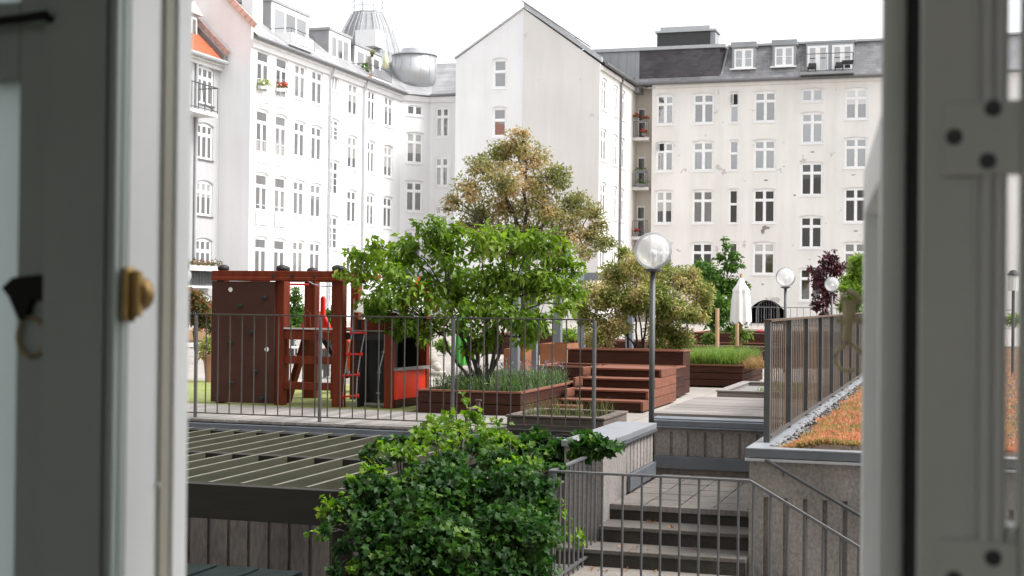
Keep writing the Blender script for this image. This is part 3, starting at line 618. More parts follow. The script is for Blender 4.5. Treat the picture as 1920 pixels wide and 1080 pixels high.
rl = railing_mesh((XB2, p[1], zf), (XB2, q[1], zf), zt2 - zf, 0.13, 0.022); rl.quad((XB2 - .05, p[1], zf + .05), (XB2 - .05, q[1], zf + .05), (XB2 - .05, q[1], zt2 - .12), (XB2 - .05, p[1], zt2 - .12)); sub("balcony_rail", rl, 'steeldark', bal)
bx = MB().box(XB2 + 0.03, XB2 + 0.25, p[1], q[1], zt2 - 0.22, zt2 + 0.02); obj("flower_box", bx, 'trimgrey', gh)
GREYBOX = (XB2 + 0.14, p[1], q[1], zt2)

# ---------------------------------------------------------------- white gable house in the middle
YG = 76.7; GL, GA, GR = -27.85, -23.78, -19.33; ZL, ZA, ZR = 15.0, 17.66, 14.42; WE = 85.1
mg = thing("gable_house", "white house with a tall pointed gable end and a cream right half", "house", (-23.8, 80, 0))
u0, u1 = PY(925, 140, YG)[0], PY(950, 140, YG)[0]
gws = [(u0, PY(936, 165, YG)[2], u1 - u0, PY(936, 110, YG)[2] - PY(936, 165, YG)[2], 'single'), (u0, PY(936, 256, YG)[2], u1 - u0, PY(936, 201, YG)[2] - PY(936, 256, YG)[2], 'single'), (u0, PY(936, 256, YG)[2] - 3.0, u1 - u0, 1.7, 'single')]
wl_ = MB(); facade(wl_, (0, YG, 0), 0, GL, GA, -0.1, ZL, holes_of(gws)); wl_.poly([(GL, YG, ZL), (GA, YG, ZL), (GA, YG, ZA)]); wl_.quad((GL, 88, -.1), (GL, YG, -0.1), (GL, YG, ZL), (GL, 88, ZL))
obj("wall", wl_, 'white', mg)
rw = MB().poly([(GA, YG - 0.03, -0.1), (GR, YG - 0.03, -0.1), (GR, YG - 0.03, ZR), (GA, YG - 0.03, ZA)]); rw.quad((GA, YG, -.1), (GA, YG - 0.03, -.1), (GA, YG - 0.03, ZA), (GA, YG, ZA))
sw = []
for y0, w in ((77.08, 1.3), (80.0, 1.1), (81.75, 1.15)):
    for a, b in ((11.97, 13.74), (9.1, 10.9), (5.95, 7.9), (2.9, 4.8)): sw.append((y0, a, w, b - a, 'cross'))
facade(rw, (GR, 0, 0), A1, YG - 0.03, WE, -0.1, ZR, holes_of(sw)); obj("patched_wall", rw, 'cream2', mg)
for i, (x, z, w, h, k) in enumerate(gws): put_window(mg, (0, YG, 0), 0, x, z, w, h, k, 'panedark' if i == 1 else 'panewhite', hood=(0.09, 0.03, 0.07, 'trimgrey'))
for x, z, w, h, k in sw: put_window(mg, (GR, 0, 0), A1, x, z, w, h, k, 'panewhite', hood=(0.09, 0.02, 0.05, 'trimgrey'))
rf = MB()
rf.quad((GL - 0.05, YG - 0.1, ZL + 0.06), (GA, YG - 0.1, ZA + 0.08), (GA, 90, ZA + 0.08), (GL - 0.05, 90, ZL + 0.06))
rf.quad((GA, YG + 0.25, ZA + 0.08), (GR + 0.35, YG + 0.25, ZR - 0.02), (GR + 0.35, WE + 2.5, ZR - 0.02), (GA, 90, ZA + 0.08))
rf2 = obj("roof", rf, 'gutter', mg)
f_ = MB().prism([(GA, YG - 0.09, ZA + 0.10), (GR + 0.1, YG - 0.09, ZR + 0.07), (GR + 0.1, YG - 0.09, ZR + 0.36), (GA, YG - 0.09, ZA + 0.4)], (0, 0.3, 0)); sub("verge_board", f_, 'lead', rf2)
f_ = MB().prism([(GA - 0.1, YG - 0.12, ZA + 0.42), (GR - 0.6, YG - 0.12, ZR + 0.92), (GR - 0.6, YG - 0.12, ZR + 1.0), (GA - 0.1, YG - 0.12, ZA + 0.5)], (0, 0.4, 0)); sub("verge_cap", f_, 'gutter', rf2)
f_ = MB().prism([(GL - 0.1, YG - 0.05, ZL + 0.02), (GA, YG - 0.05, ZA + 0.03), (GA, YG - 0.05, ZA + 0.16), (GL - 0.1, YG - 0.05, ZL + 0.15)], (0, 0.3, 0)); sub("verge_plaster", f_, 'white', rf2)
vp = PY(1080, 82, YG + 1.5); f_ = MB().lathe([(0.10, -0.6), (0.10, 0.12), (0.17, 0.14), (0.17, 0.34), (0.05, 0.36)], vp, 14); sub("roof_vent", f_, 'trimgrey', rf2)
g_ = MB().tube([(GR + 0.32, YG + 0.1, ZR + 0.0), (GR + 0.32, WE + 0.1, ZR + 0.0)], 0.10, 8); g_.tube([(GR + 0.3, 81.47, ZR), (GR + 0.09, 81.47, ZR - 0.5), (GR + 0.09, 81.47, 0)], 0.065, 8); obj("gutter", g_, 'gutter', mg)
c_ = MB().box(GR + 0.002, GR + 0.14, YG + 0.05, WE, ZR - 0.34, ZR - 0.13); obj("cornice", c_, 'cream2', mg)

# ---------------------------------------------------------------- slate roofed block across the court
YR = 85.0; RX0, RX1 = -18.14, 7.0; RE = 14.4
rb = thing("slate_roofed_block", "cream block with dark slate mansard roof and an arched passage below", "apartment building", (-8, 86, 0))
rw_ = []
R4 = ((11.97, 13.80), (9.12, 10.92), (5.95, 7.98), (2.9, 4.82))
for x0, x1, k in ((-17.85, -16.80, 'cross'), (-15.6, -14.36, 'cross'), (-13.38, -12.88, 'single'), (-11.94, -10.66, 'cross'), (-6.66, -5.38, 'cross'), (-3.9, -2.62, 'cross'), (-0.9, 0.2, 'cross'), (4.2, 5.4, 'cross')):
    for a, b in R4: rw_.append((x0, a, x1 - x0, b - a, k))
for a, b, k in ((13.08, 13.84, 'half'), (10.62, 12.46, 'cross'), (7.55, 9.52, 'cross'), (4.45, 6.36, 'cross'), (1.35, 3.3, 'cross')): rw_.append((-9.18, a, 1.27, b - a, k))
arch = (-12.15, -10.08, -0.1, 1.40, 0.62)
wl_ = MB(); facade(wl_, (0, YR, 0), 0, RX0, RX1, -0.1, RE, holes_of(rw_) + [arch], 0.16)
wl_.quad((RX0, YR, -.1), (RX0, YR + 1.3, -.1), (RX0, YR + 1.3, RE), (RX0, YR, RE)); wl_.quad((RX1, YR, -.1), (RX1, YR + 9, -.1), (RX1, YR + 9, RE), (RX1, YR, RE))
obj("wall", wl_, 'cream', rb)
for i, (x, z, w, h, k) in enumerate(rw_): put_window(rb, (0, YR, 0), 0, x, z, w, h, k, 'pane' if z > 8.5 else ('panedark' if (i % 3) else 'pane'), hood=(0.09 if w > .7 else .045, 0.03, 0.05, 'cream2'))
def ajar(x, z, w, h, ang):
    o = MB().box(0, w, -0.012, 0.012, 0, h); f_ = MB(); f_.box(0, .04, -.015, .015, 0, h); f_.box(w - .04, w, -.015, .015, 0, h); f_.box(.04, w - .04, -.015, .015, 0, .04); f_.box(.04, w - .04, -.015, .015, h - .04, h)
    hole = obj("dark_opening", MB().box(x + .02, x + w - .02, YR + .02, YR + .078, z + .02, z + h - .02), 'playdark', rb)  # dark box added for the unlit inside behind the open sash
    o = link("open_sash", f_.mesh("open_sash"), 'trim', rb, Vector((x, YR + .03, z)) - W(rb), ang); link("pane", MB().quad((.04, 0, .04), (w - .04, 0, .04), (w - .04, 0, h - .04), (.04, 0, h - .04)).mesh("pane"), 'pane', o, (0, 0, 0))
ajar(-17.78, 10.36, .42, .46, -1.15); ajar(-13.33, 13.06, .38, .62, -1.1)
ps = MB().box(arch[0] - 0.3, arch[1] + 0.3, YR + 0.17, YR + 5, -0.08, 1.9); ob_ = obj("passage", ps, mat("passage plaster", (0.10, 0.09, 0.085), 0.9), rb); ob_.data.flip_normals()
import bmesh
bmm = bmesh.new(); bmm.from_mesh(ob_.data); bmesh.ops.delete(bmm, geom=[f for f in bmm.faces if f.calc_center_median().y < YR + 0.2], context='FACES'); bmm.to_mesh(ob_.data); bmm.free()
gx0, gx1 = PY(1424, 600, YR + 2)[0], PY(1466, 600, YR + 2)[0]
gt_ = MB(); gc, gr_ = (gx0 + gx1) / 2, (gx1 - gx0) / 2
gt_.tube([(gx0, YR + 0.6, 0), (gx0, YR + .6, 0.7)] + [(gc - gr_ * math.cos(math.pi * k / 12), YR + .6, 0.7 + gr_ * math.sin(math.pi * k / 12)) for k in range(1, 12)] + [(gx1, YR + .6, 0.7), (gx1, YR + .6, 0)], 0.04, 6)
for k in range(1, 9): gt_.tube([(gx0 + (gx1 - gx0) * k / 9, YR + .6, 0), (gx0 + (gx1 - gx0) * k / 9, YR + .6, 0.7 + gr_ * math.sqrt(max(0, 1 - ((k / 4.5) - 1) ** 2)))], 0.014, 5)
obj("passage_gate", gt_, 'zinc', rb)
rf = MB(); MY0, MY1, MZ = YR - 0.25, YR + 0.75, 16.62
rf.quad((RX0 - 1.2, MY0, RE + 0.1), (RX1, MY0, RE + 0.1), (RX1, MY1, MZ), (RX0 - 1.2, MY1, MZ)); rf.quad((RX0 - 4, MY1, MZ), (RX1, MY1, MZ), (RX1, 94, MZ + 0.7), (RX0 - 4, 94, MZ + 0.7)); rf.poly([(RX1, MY0, RE + .1), (RX1, 94, RE + .1), (RX1, 94, MZ + .7), (RX1, MY1, MZ)])
roof = obj("roof", rf, 'slate', rb)
g_ = MB().tube([(RX0 - 1.0, YR - 0.32, RE + 0.06), (RX1, YR - 0.32, RE + 0.06)], 0.11, 8); obj("gutter", g_, 'gutter', rb)
c_ = MB().box(RX0, RX1, YR - 0.14, YR - 0.003, RE - 0.22, RE - 0.03); obj("cornice", c_, 'cream', rb)
f_ = MB().box(RX0 + 4.5, RX1, MY1 - 0.16, MY1 + 0.2, MZ + 0.003, MZ + 0.13); sub("ridge_flashing", f_, 'lead', roof)
YS = YR - 0.12
bx0, bx1 = PY(1199, 120, YS)[0], PY(1349, 120, YS)[0]; bz0, bz1 = PY(1280, 151, YS)[2], PY(1280, 92, YS)[2]
b = MB().prism([(bx0, YS, bz0), (bx1, YS, bz0), (bx1 + 0.02, YS, bz1), (bx0, YS, bz1)], (0, 2.4, 0)); b.poly([(bx1, YS, bz0), (bx1 + 0.36, YS + 0.72, bz1), (bx1, YS, bz1)]); b.poly([(bx1 + 0.001, YS + .001, bz0), (bx1 + 0.38, YS + 1.0, bz1 - .01), (bx1 + 0.02, YS + .001, bz1 - .01)])
sub("slate_bay", b, 'slatedark', roof)
b = MB().box(bx0, bx1 + 0.02, YS - 0.06, YS + 0.02, bz0 - 0.17, bz0 - 0.004); b.obox((bx1 + 0.05, YS - 0.03, bz0 - .1), (bx1 + 0.42, YS + 0.5, bz1 + .05), 0.1, 0.06); sub("bay_flashing", b, 'lead', roof)
zx0 = PY(1098, 120, YS)[0]
b = MB().box(zx0, bx0 - 0.004, YS + 0.05, YS + 2.4, bz0 - 0.6, bz1)
for k in range(1, 7): x = zx0 + (bx0 - zx0) * k / 6.5; b.box(x - 0.012, x + 0.012, YS + 0.02, YS + 0.047, bz0 - 0.6, bz1)
sub("zinc_panels", b, 'zinc', roof)
b = MB().box(zx0 - 0.2, bx1 + 0.35, YS - 0.12, YS + 2.6, bz1 + 0.003, bz1 + 0.2); sub("bay_cap", b, 'lead', roof)
YC = YR + 3.0; cx0, cx1 = PY(1232, 70, YC)[0], PY(1331, 70, YC)[0]; cz1 = PY(1285, 60, YC)[2]
b = MB().box(cx0, cx1, YC, YC + 1.6, MZ, cz1); ck = sub("chimney", b, 'chimneydark', roof)
b = MB().box(cx1 + .003, cx1 + 0.32, YC + 0.1, YC + 1.5, MZ, cz1 - 0.02); sub("chimney_end", b, 'zinc', roof)
b = MB().box(cx0 - 0.12, cx1 + 0.42, YC - 0.12, YC + 1.7, cz1 + 0.003, cz1 + 0.12); b.box(cx0 + 0.2, cx1 - 0.02, YC, YC + 1.5, cz1 + 0.123, cz1 + 0.36); sub("chimney_cap", b, 'lead', roof)
def mdormer(u0, u1, vt, vb, lights):
    yf = YR - 0.02; x0, x1 = PY(u0, (vt + vb) / 2, yf)[0], PY(u1, (vt + vb) / 2, yf)[0]; z1, z0 = PY((u0 + u1) / 2, vt, yf)[2], PY((u0 + u1) / 2, vb, yf)[2]
    b = MB().box(x0 - 0.14, x1 + 0.14, yf, yf + 1.6, z0 - 0.06, z1 + 0.1); b.box(x0 - 0.2, x1 + 0.2, yf - 0.1, yf + 1.9, z1 + 0.102, z1 + 0.42)
    b.poly([(x0 - 0.14, yf + .3, z0 + 0.5), (x0 - 0.30, yf + 0.08, z0 - 0.06), (x0 - 0.14, yf - .001, z0 - 0.06)]); dm = obj("dormer", b, 'zinc', rb)
    f = MB(); f.box(x0, x1, yf - 0.045, yf - 0.003, z0, z1); sub("window_frame", f, 'trim', dm)
    f = MB().box(x0 - 0.26, x1 + 0.2, yf - 0.12, yf - 0.047, z0 - 0.08, z0 - 0.003); sub("sill", f, 'trim', dm)
    w = (x1 - x0) / lights
    for k in range(lights):
        a, b_ = x0 + k * w + 0.10, x0 + (k + 1) * w - 0.10
        for q0, q1 in (((z0 + 0.1), (z0 + z1) / 2 - 0.02), ((z0 + z1) / 2 + 0.02, z1 - 0.1)) if z1 - z0 < 1.6 else ((z0 + .12, z1 - .12),):
            sub("pane", MB().quad((a, yf - 0.049, q0), (b_, yf - 0.049, q0), (b_, yf - 0.049, q1), (a, yf - 0.049, q1)), 'pane', dm)
    return dm
mdormer(1377, 1412, 92, 128, 2); mdormer(1453, 1488, 88, 124, 2)
yf = YR - 0.02; x0, x1 = PY(1511, 110, yf)[0], PY(1601, 110, yf)[0]; z0, z1 = RE + 0.32, PY(1556, 84, yf)[2]
b = MB().box(x0, x1, yf, yf + 1.6, z0 - 0.05, z1 + 0.12); b.box(x0 - 0.1, x1 + 0.1, yf - 0.05, yf + 1.8, z1 + 0.122, z1 + 0.24); dm = obj("dormer", b, 'zinc', rb)
for a, b_ in ((PY(1514, 110, yf)[0], PY(1553, 110, yf)[0]), (PY(1560, 110, yf)[0], PY(1599, 110, yf)[0])):
    f = MB().box(a, b_, yf - 0.05, yf - 0.003, z0, z1 - 0.03); sub("terrace_door", f, 'trim', dm)
    w = (b_ - a) / 2
    for k in range(2): sub("pane", MB().quad((a + k * w + 0.14, yf - 0.054, z0 + 0.25), (a + (k + 1) * w - 0.14, yf - 0.054, z0 + 0.25), (a + (k + 1) * w - 0.14, yf - 0.054, z1 - 0.16), (a + k * w + 0.14, yf - 0.054, z1 - 0.16)), 'pane', dm)
b = MB().box(x0 - 0.25, x1 + 0.05, yf - 0.85, yf - 0.06, z0 - 0.16, z0 - 0.03); bal = obj("roof_terrace", b, 'zinc', rb)
rl = railing_mesh((x0 - 0.2, yf - 0.83, z0 - .03), (x1, yf - 0.83, z0 - .03), 1.05, 1.5, 0.016); rl.tube([(x0 - 0.2, yf - .83, z0 + 1.02), (x0 - 0.2, yf, z0 + 1.02)], 0.02, 6); rl.tube([(x1, yf - .83, z0 + 1.02), (x1, yf, z0 + 1.02)], 0.02, 6); sub("terrace_rail", rl, 'steeldark', bal)
def far_chair(u, v, mt='playdark'):
    p = PY(u, v, yf - 0.5); b = MB(); s = 0.24; z = z0 - 0.03
    b.box(p[0] - s, p[0] + s, yf - 0.7, yf - 0.3, z + 0.26, z + 0.32); b.prism([(p[0] - s, yf - 0.32, z + 0.33), (p[0] + s, yf - 0.32, z + 0.33), (p[0] + s * .9, yf - 0.2, z + 0.62), (p[0] - s * .9, yf - 0.2, z + 0.62)], (0, 0.04, 0))
    for i in (-1, 1):
        for j in (-.68, -.32): b.tube([(p[0] + i * s * .9, yf + j, z), (p[0] + i * s * .9, yf + j, z + 0.26)], 0.02, 5)
    return b
for u, lab in ((1522, "black chair on the slate roof terrace, left of the white terrace doors"), (1573, "black chair on the slate roof terrace before the right pair of white doors")):
    tag(obj("terrace_chair", far_chair(u, 138), 'playdark'), lab, "chair", "chairs on the roof terrace")
b = MB(); p = PY(1590, 118, yf - 0.8)
b.prism([(p[0] - .30, yf - 0.95, p[2] - 0.1), (p[0] + .30, yf - 0.95, p[2] - 0.1), (p[0] + .34, yf - 0.95, p[2] + 0.14), (p[0] - .34, yf - 0.95, p[2] + 0.14)], (0, 0.1, 0)); b.tube([(p[0], yf - .83, p[2] - 0.3), (p[0], yf - .83, p[2])], .03, 6)
tag(obj("rail_pot", b, 'playdark'), "dark plant pot hooked on the slate roof terrace rail", "plant pot")
# corner loggias between the two buildings
BY = 86.15
bk = MB(); lh = []
lev = [PY(1200, v, YR)[2] for v in (257, 350, 443, 530)]
dh = []
for z in lev: dh.append((GR + 0.05, GR + 0.55, z, z + 1.95, 0))
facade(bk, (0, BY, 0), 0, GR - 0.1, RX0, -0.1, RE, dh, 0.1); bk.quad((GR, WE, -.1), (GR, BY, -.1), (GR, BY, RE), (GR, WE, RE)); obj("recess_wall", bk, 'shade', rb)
for a, b_, z, e, _ in dh: put_window(rb, (0, BY, 0), 0, a, z, b_ - a, e - z, 'single', 'panedark', name='balcony_door')
for z in lev:
    s = MB().box(GR + 0.004, RX0 - 0.18, YR - 0.05, BY - 0.004, z - 0.2, z - 0.02); bal = obj("balcony", s, 'cream2', rb)
    sub("balcony_rail", railing_mesh((GR + 0.05, YR, z), (RX0 - 0.22, YR, z), 0.95, 0.12, 0.012), 'steeldark', bal)

# wall plaster gone: bare patches below windows of the cream block
def patch(u, v, w, h, seed):
    r = np.random.default_rng(seed); p = PY(u, v, YR - 0.004); n = 14; pts = []
    for k in range(n):
        a = 2 * math.pi * k / n; q = 0.55 + 0.6 * r.random(); pts.append((p[0] + w * q * math.cos(a), YR - 0.004, p[2] + h * q * math.sin(a)))
    return pts
b = MB()
for i, (u, v, w, h) in enumerate(((1437, 427, .28, .13), (1430, 434, .12, .2), (1436, 338, .16, .06), (1523, 285, .14, .05), (1490, 366, .07, .06), (1604, 433, .13, .06), (1430, 533, .1, .05), (1600, 328, .12, .04), (1518, 487, .05, .04), (1285, 320, .05, .03), (1395, 500, .06, .05), (1470, 312, .05, .05))): b.poly(patch(u, v, w, h, i))
obj("bare_patches", b, mat("bare brown render", (0.25, 0.22, 0.20), 0.95, var=0.3, scale=6), rb)

# ---------------------------------------------------------------- this side: the house we look out of, and the room
YO = 1.35; WIN = (-1.55, 0.85, 0.45, 2.25)
own = thing("near_house", "pale house front we look out from, around the open casement window", "house", (0, YO, -2.7))
w_ = MB(); a, b, c, e = WIN
for q in ((-34, a, -2.72, 16), (b, 22, -2.72, 16)): w_.box(q[0], q[1], 1.0, YO, q[2], q[3])
w_.box(a, b, 1.0, YO, -2.72, c); w_.box(a, b, 1.0, YO, e, 16)
obj("wall", w_, 'brickown', own)
s_ = MB().box(a - 0.05, b + 0.05, YO + 0.002, YO + 0.12, c - 0.09, c - 0.02); obj("sill", s_, 'trimgrey', own)
RM = (-2.6, 2.3, -3.8, 0.995, -0.42, 2.5)
def room_face(name, pts, mt): struct(name, MB().poly(pts), mt)
x0, x1, y0, y1, z0, z1 = RM
struct("room_wall_back", MB().box(x0 - .2, x0 + .5, y0 - .2, y0, z0, z1).box(x1 - .5, x1 + .2, y0 - .2, y0, z0, z1).box(x0 + .5, x1 - .5, y0 - .2, y0, z0, z0 + .7).box(x0 + .5, x1 - .5, y0 - .2, y0, z1 - .2, z1), 'room'); struct("room_wall_left", MB().box(x0 - .2, x0, y0, y1, z0, z1), 'room'); struct("room_wall_right", MB().box(x1, x1 + .2, y0, y1, z0, z1), 'room')  # wide opening added in the unseen back wall to brighten the window frames
struct("room_ceiling", MB().box(x0 - .2, x1 + .2, y0 - .2, y1, z1, z1 + .2), 'room'); struct("room_floor", MB().box(x0 - .2, x1 + .2, y0 - .2, y1, z0 - .2, z0), 'parquet')

# the window: casing with its posts, the shut left sash, the outer sash swung out, the inner right sash
def wx(u, y):
    """room position across for picture column u on the plane y"""
    return PY(u, 570, y)[0]
cs = thing("window_casing", "white painted window casing with a fitted sealing strip, left of the open view", "window frame", (-0.72, 1.1, 0.5))
c_ = MB(); xl = wx(227, 1.08); xo = wx(78, 1.08)
c_.box(xo, xl, 1.0905, 1.19, 0.46, 2.24); obj("post", c_, 'paint', cs, bevel=0.001)
obj("face_board", MB().box(xo, xl, 1.08, 1.09, 0.46, 2.24), 'paintleft', cs, bevel=0.002)
for i, (u0, u1, y) in enumerate(((180, 192, 1.074), (200, 214, 1.071))):
    obj("moulding", MB().box(wx(u0, y), wx(u1, y), y, 1.0795, 0.46, 2.24), 'paintleft', cs, bevel=0.0015)
obj("sealing_strip", MB().box(xl + 0.0005, xl + 0.0035, PX(298, 570, xl)[1], PX(316, 570, xl)[1], 0.46, 2.24), 'beige', cs, bevel=0.001)
obj("stop_bead", MB().box(xl + 0.0005, xl + 0.006, PX(318, 570, xl)[1], PX(345, 570, xl)[1], 0.46, 2.24), 'paint', cs, bevel=0.0015)
p = PX(293, 908, xl); obj("screw", MB().tube([p, p + np.array([0.003, 0, 0])], 0.0022, 10), 'trimgrey', cs)
kp = MB(); p0, p1 = PX(224, 553, xl), PX(284, 553, xl)
prof = [(p0[1], 1.197), (p0[1] + .001, 1.241), (p0[1] + 0.012, 1.243), (p0[1] + 0.022, 1.234), (p0[1] + 0.034, 1.222), (p0[1] + 0.036, 1.214), (p0[1] + 0.024, 1.203), (p0[1] + 0.010, 1.194)]
dz = PX(240, 553, xl)[2] - 1.218
kp.prism([(xl + 0.001, y, z + dz) for y, z in prof], (0.006, 0, 0)); kp.box(xl + 0.0075, xl + 0.016, p0[1] + 0.005, p0[1] + 0.012, 1.199 + dz, 1.239 + dz); kp.box(xl + 0.0075, xl + 0.013, p0[1] + 0.013, p0[1] + 0.034, 1.218 + dz, 1.2235 + dz)
keeper = thing("catch_plate", "old brass catch plate screwed to the side of the white window post", "window catch", tuple(p0)); obj("plate", kp, 'brass', keeper, bevel=0.0012)
obj("knob", MB().sphere((xl + 0.010, p0[1] + 0.017, 1.219 + dz), 0.0125, 16, 10, 1.25), 'brass', keeper, True)
obj("screw", MB().sphere((xl + 0.008, p0[1] + 0.016, 1.237 + dz), 0.003, 10, 6).sphere((xl + 0.008, p0[1] + 0.008, 1.197 + dz), 0.003, 10, 6), 'brass', keeper)
# left sash, shut
ls = thing("shut_sash", "shut window sash with a fogged pane, at the left edge of the room window", "window sash", (-1.0, 1.12, 0.5))
s_ = MB(); xs = wx(50, 1.11); s_.box(xs, xo - 0.001, 1.095, 1.135, 0.46, 2.24); zr = PY(20, 157, 1.12)[2]
s_.box(-1.5, xs - 0.0005, 1.095, 1.135, zr, zr + 0.07); s_.box(-1.5, xs - .0005, 1.095, 1.135, 0.46, 0.56); s_.box(-1.5, xs - .0005, 1.095, 1.135, 2.17, 2.24); s_.box(-1.545, -1.5005, 1.095, 1.135, 0.46, 2.24)
obj("sash_frame", s_, 'paintleft', ls, bevel=0.002)
obj("pane", MB().box(-1.5, xs - 0.0005, 1.112, 1.118, 0.56, zr - 0.0005), 'frost', ls); obj("pane", MB().box(-1.5, xs - 0.0005, 1.112, 1.118, zr + 0.0705, 2.17), 'frost', ls)
zb = PY(30, 30, 1.06)[2]; obj("stay_bar", MB().tube([(wx(-60, 1.07), 1.07, zb - 0.003), (wx(40, 1.07), 1.07, zb), (wx(80, 1.07), 1.07, zb + 0.002)], 0.0042, 10).tube([(wx(76, 1.07), 1.07, zb), (wx(76, 1.07), 1.097, zb)], 0.0035, 8), 'black', ls)
hn = MB(); yk = 1.083; hx = lambda u: wx(u, yk); hz = lambda v: PY(40, v, yk)[2]
hn.prism([(hx(0), yk, hz(540)), (hx(20), yk, hz(520)), (hx(76), yk, hz(514)), (hx(77), yk, hz(566)), (hx(56), yk, hz(560)), (hx(44), yk, hz(603)), (hx(32), yk, hz(600)), (hx(14), yk, hz(558))], (0, 0.010, 0)); hn.tube([(hx(45), yk + .005, hz(540)), (hx(45), 1.096, hz(540))], 0.006, 10)
hd = obj("sash_handle", hn, 'black', ls, bevel=0.002)
rg = MB(); cu, cv = 54, 632
rg.tube([(hx(cu + 26 * math.cos(t)), yk + .005, hz(cv + 36 * math.sin(t))) for t in np.linspace(-math.pi * 0.62, math.pi * 1.25, 26)], 0.0024, 8); sub("ring", rg, 'brassdull', hd, True)
# right hand side
rc = thing("window_post", "grey white window post with screwed hinge plates, right of the open view", "window frame", (0, 1.1, 0.5))
yp = 1.05; a, b = wx(1722, yp), wx(1888, yp)
obj("post", MB().box(a, b, yp, 1.135, 0.46, 2.24), 'paintin', rc, bevel=0.0025)
for u0, u1, pr_ in ((1822, 1832, .003), (1838, 1858, .006), (1862, 1882, .004)): obj("moulding", MB().box(wx(u0, yp), wx(u1, yp), yp - pr_, yp - 0.0004, 0.46, 2.24), 'paint', rc, bevel=0.0012)  # same paint as the post; brighter copy paints in the light on the mouldings
obj("dark_gap_strip", MB().box(wx(1697, 1.16), wx(1735, 1.16), 1.155, 1.2, 0.46, 2.24), 'black', rc)  # black strip added to keep the gap between the frames dark
obj("outer_jamb", MB().box(wx(1652, 1.19), wx(1699, 1.19), 1.17, 1.215, 0.46, 2.24), 'paintin', rc, bevel=0.0025)
for v0, v1, sc in ((189, 329, ((1862, 203), (1789, 257), (1852, 302))), (1014, 1154, ((1862, 1046), (1789, 1086), (1852, 1127)))):
    yh = yp - 0.0085; z0, z1 = PY(1830, v1, yh)[2], PY(1830, v0, yh)[2]
    h = MB().box(wx(1764, yh), wx(1912, yh), yh, yh + 0.0022, z0, z1); hp = obj("hinge_plate", h, 'paintin', rc, bevel=0.0012)
    for u, v in sc:
        q = PY(u, v, yh); s = MB().tube([q + np.array([0, -0.0012, 0]), q + np.array([0, 0.001, 0])], 0.0058, 14); sub("screw", s, 'screw', hp)
rs = thing("inner_sash", "clear glazed inner window sash hung on the hinge plates, at the right edge", "window sash", (0.3, 1.07, 0.5))
s_ = MB(); zlo = PY(1900, 984, 1.07)[2]; xi = wx(1888, yp) + 0.0006; xj = wx(1912, yp)
s_.box(xj, xj + 0.09, 1.045, 1.09, 0.46, 2.24); s_.box(xi, xj - 0.0004, 1.05, 1.085, 0.46, zlo); s_.box(xj + 0.0904, 0.84, 1.045, 1.09, 0.46, 0.56)
obj("sash_frame", s_, 'paintin', rs, bevel=0.002); obj("pane", MB().box(xi, xj - 0.0004, 1.064, 1.068, zlo + .0005, 2.24), 'glass', rs); obj("pane", MB().box(xj + 0.0904, 0.84, 1.064, 1.068, 0.5605, 2.24), 'glass', rs)
os_ = thing("outer_sash", "white outer window sash swung outward, seen edge on beside the right post", "window sash", (-0.07, 1.22, 0.5))
q0 = np.array([wx(1651, 1.222), 1.222, 0]); q1 = np.array([PY(1617, 600, 1.80)[0], 1.80, 0]); dv = (q1 - q0) / np.linalg.norm(q1 - q0); nv = np.array([dv[1], -dv[0], 0])
zt = PY(1618, 322, 1.8)[2]; L_ = np.linalg.norm(q1 - q0)
def sb(mb, s0, s1, n0, n1, za, zb): P_ = [q0 + dv * s0 + nv * n0, q0 + dv * s1 + nv * n0, q0 + dv * s1 + nv * n1, q0 + dv * s0 + nv * n1]; mb.prism([(p[0], p[1], za) for p in P_], (0, 0, zb - za))
s_ = MB(); sb(s_, 0, 0.055, 0, .036, 0.5, zt); sb(s_, L_ - 0.055, L_, 0, .036, 0.5, zt); sb(s_, 0.055, L_ - .055, 0, .036, zt - .055, zt); sb(s_, .055, L_ - .055, 0, .036, 0.5, 0.57); obj("sash_frame", s_, 'paint', os_, bevel=0.002)
s_ = MB(); sb(s_, .055, L_ - .055, .015, .019, .57, zt - .055); obj("pane", s_, 'glass', os_)
yl = 1.79; lx = lambda u: wx(u, yl); lz = lambda v: PY(1590, v, yl)[2]
lt = thing("sash_latch", "dull olive metal window latch with curled hooks, in front of the red sedum roof", "window latch", (lx(1592), yl, lz(620)))
l_ = MB().tube([(lx(1593), yl, lz(563)), (lx(1592), yl, lz(605))], 0.0085, 10); l_.tube([(lx(1590), yl, lz(600)), (lx(1588), yl, lz(640))], 0.0065, 10); l_.box(lx(1566), lx(1612), yl - .006, yl + .006, lz(606), lz(596)); l_.tube([(lx(1606), yl, lz(600)), (lx(1622), yl, lz(600))], 0.005, 8); obj("stem", l_, 'brassdull', lt, bevel=0.001)
obj("hook", MB().tube([(lx(u), yl, lz(v)) for u, v in ((1577, 566), (1580, 553), (1590, 546), (1602, 551), (1608, 562), (1618, 566))], 0.0032, 8), 'brassdull', lt, True)
obj("hook", MB().tube([(lx(u), yl, lz(v)) for u, v in ((1592, 640), (1578, 652), (1567, 664), (1567, 678), (1576, 692), (1590, 696), (1604, 692))], 0.0026, 8), 'brassdull', lt, True)
obj("hook", MB().tube([(lx(u), yl, lz(v)) for u, v in ((1592, 640), (1606, 652), (1618, 664))], 0.0026, 8), 'brassdull', lt, True)

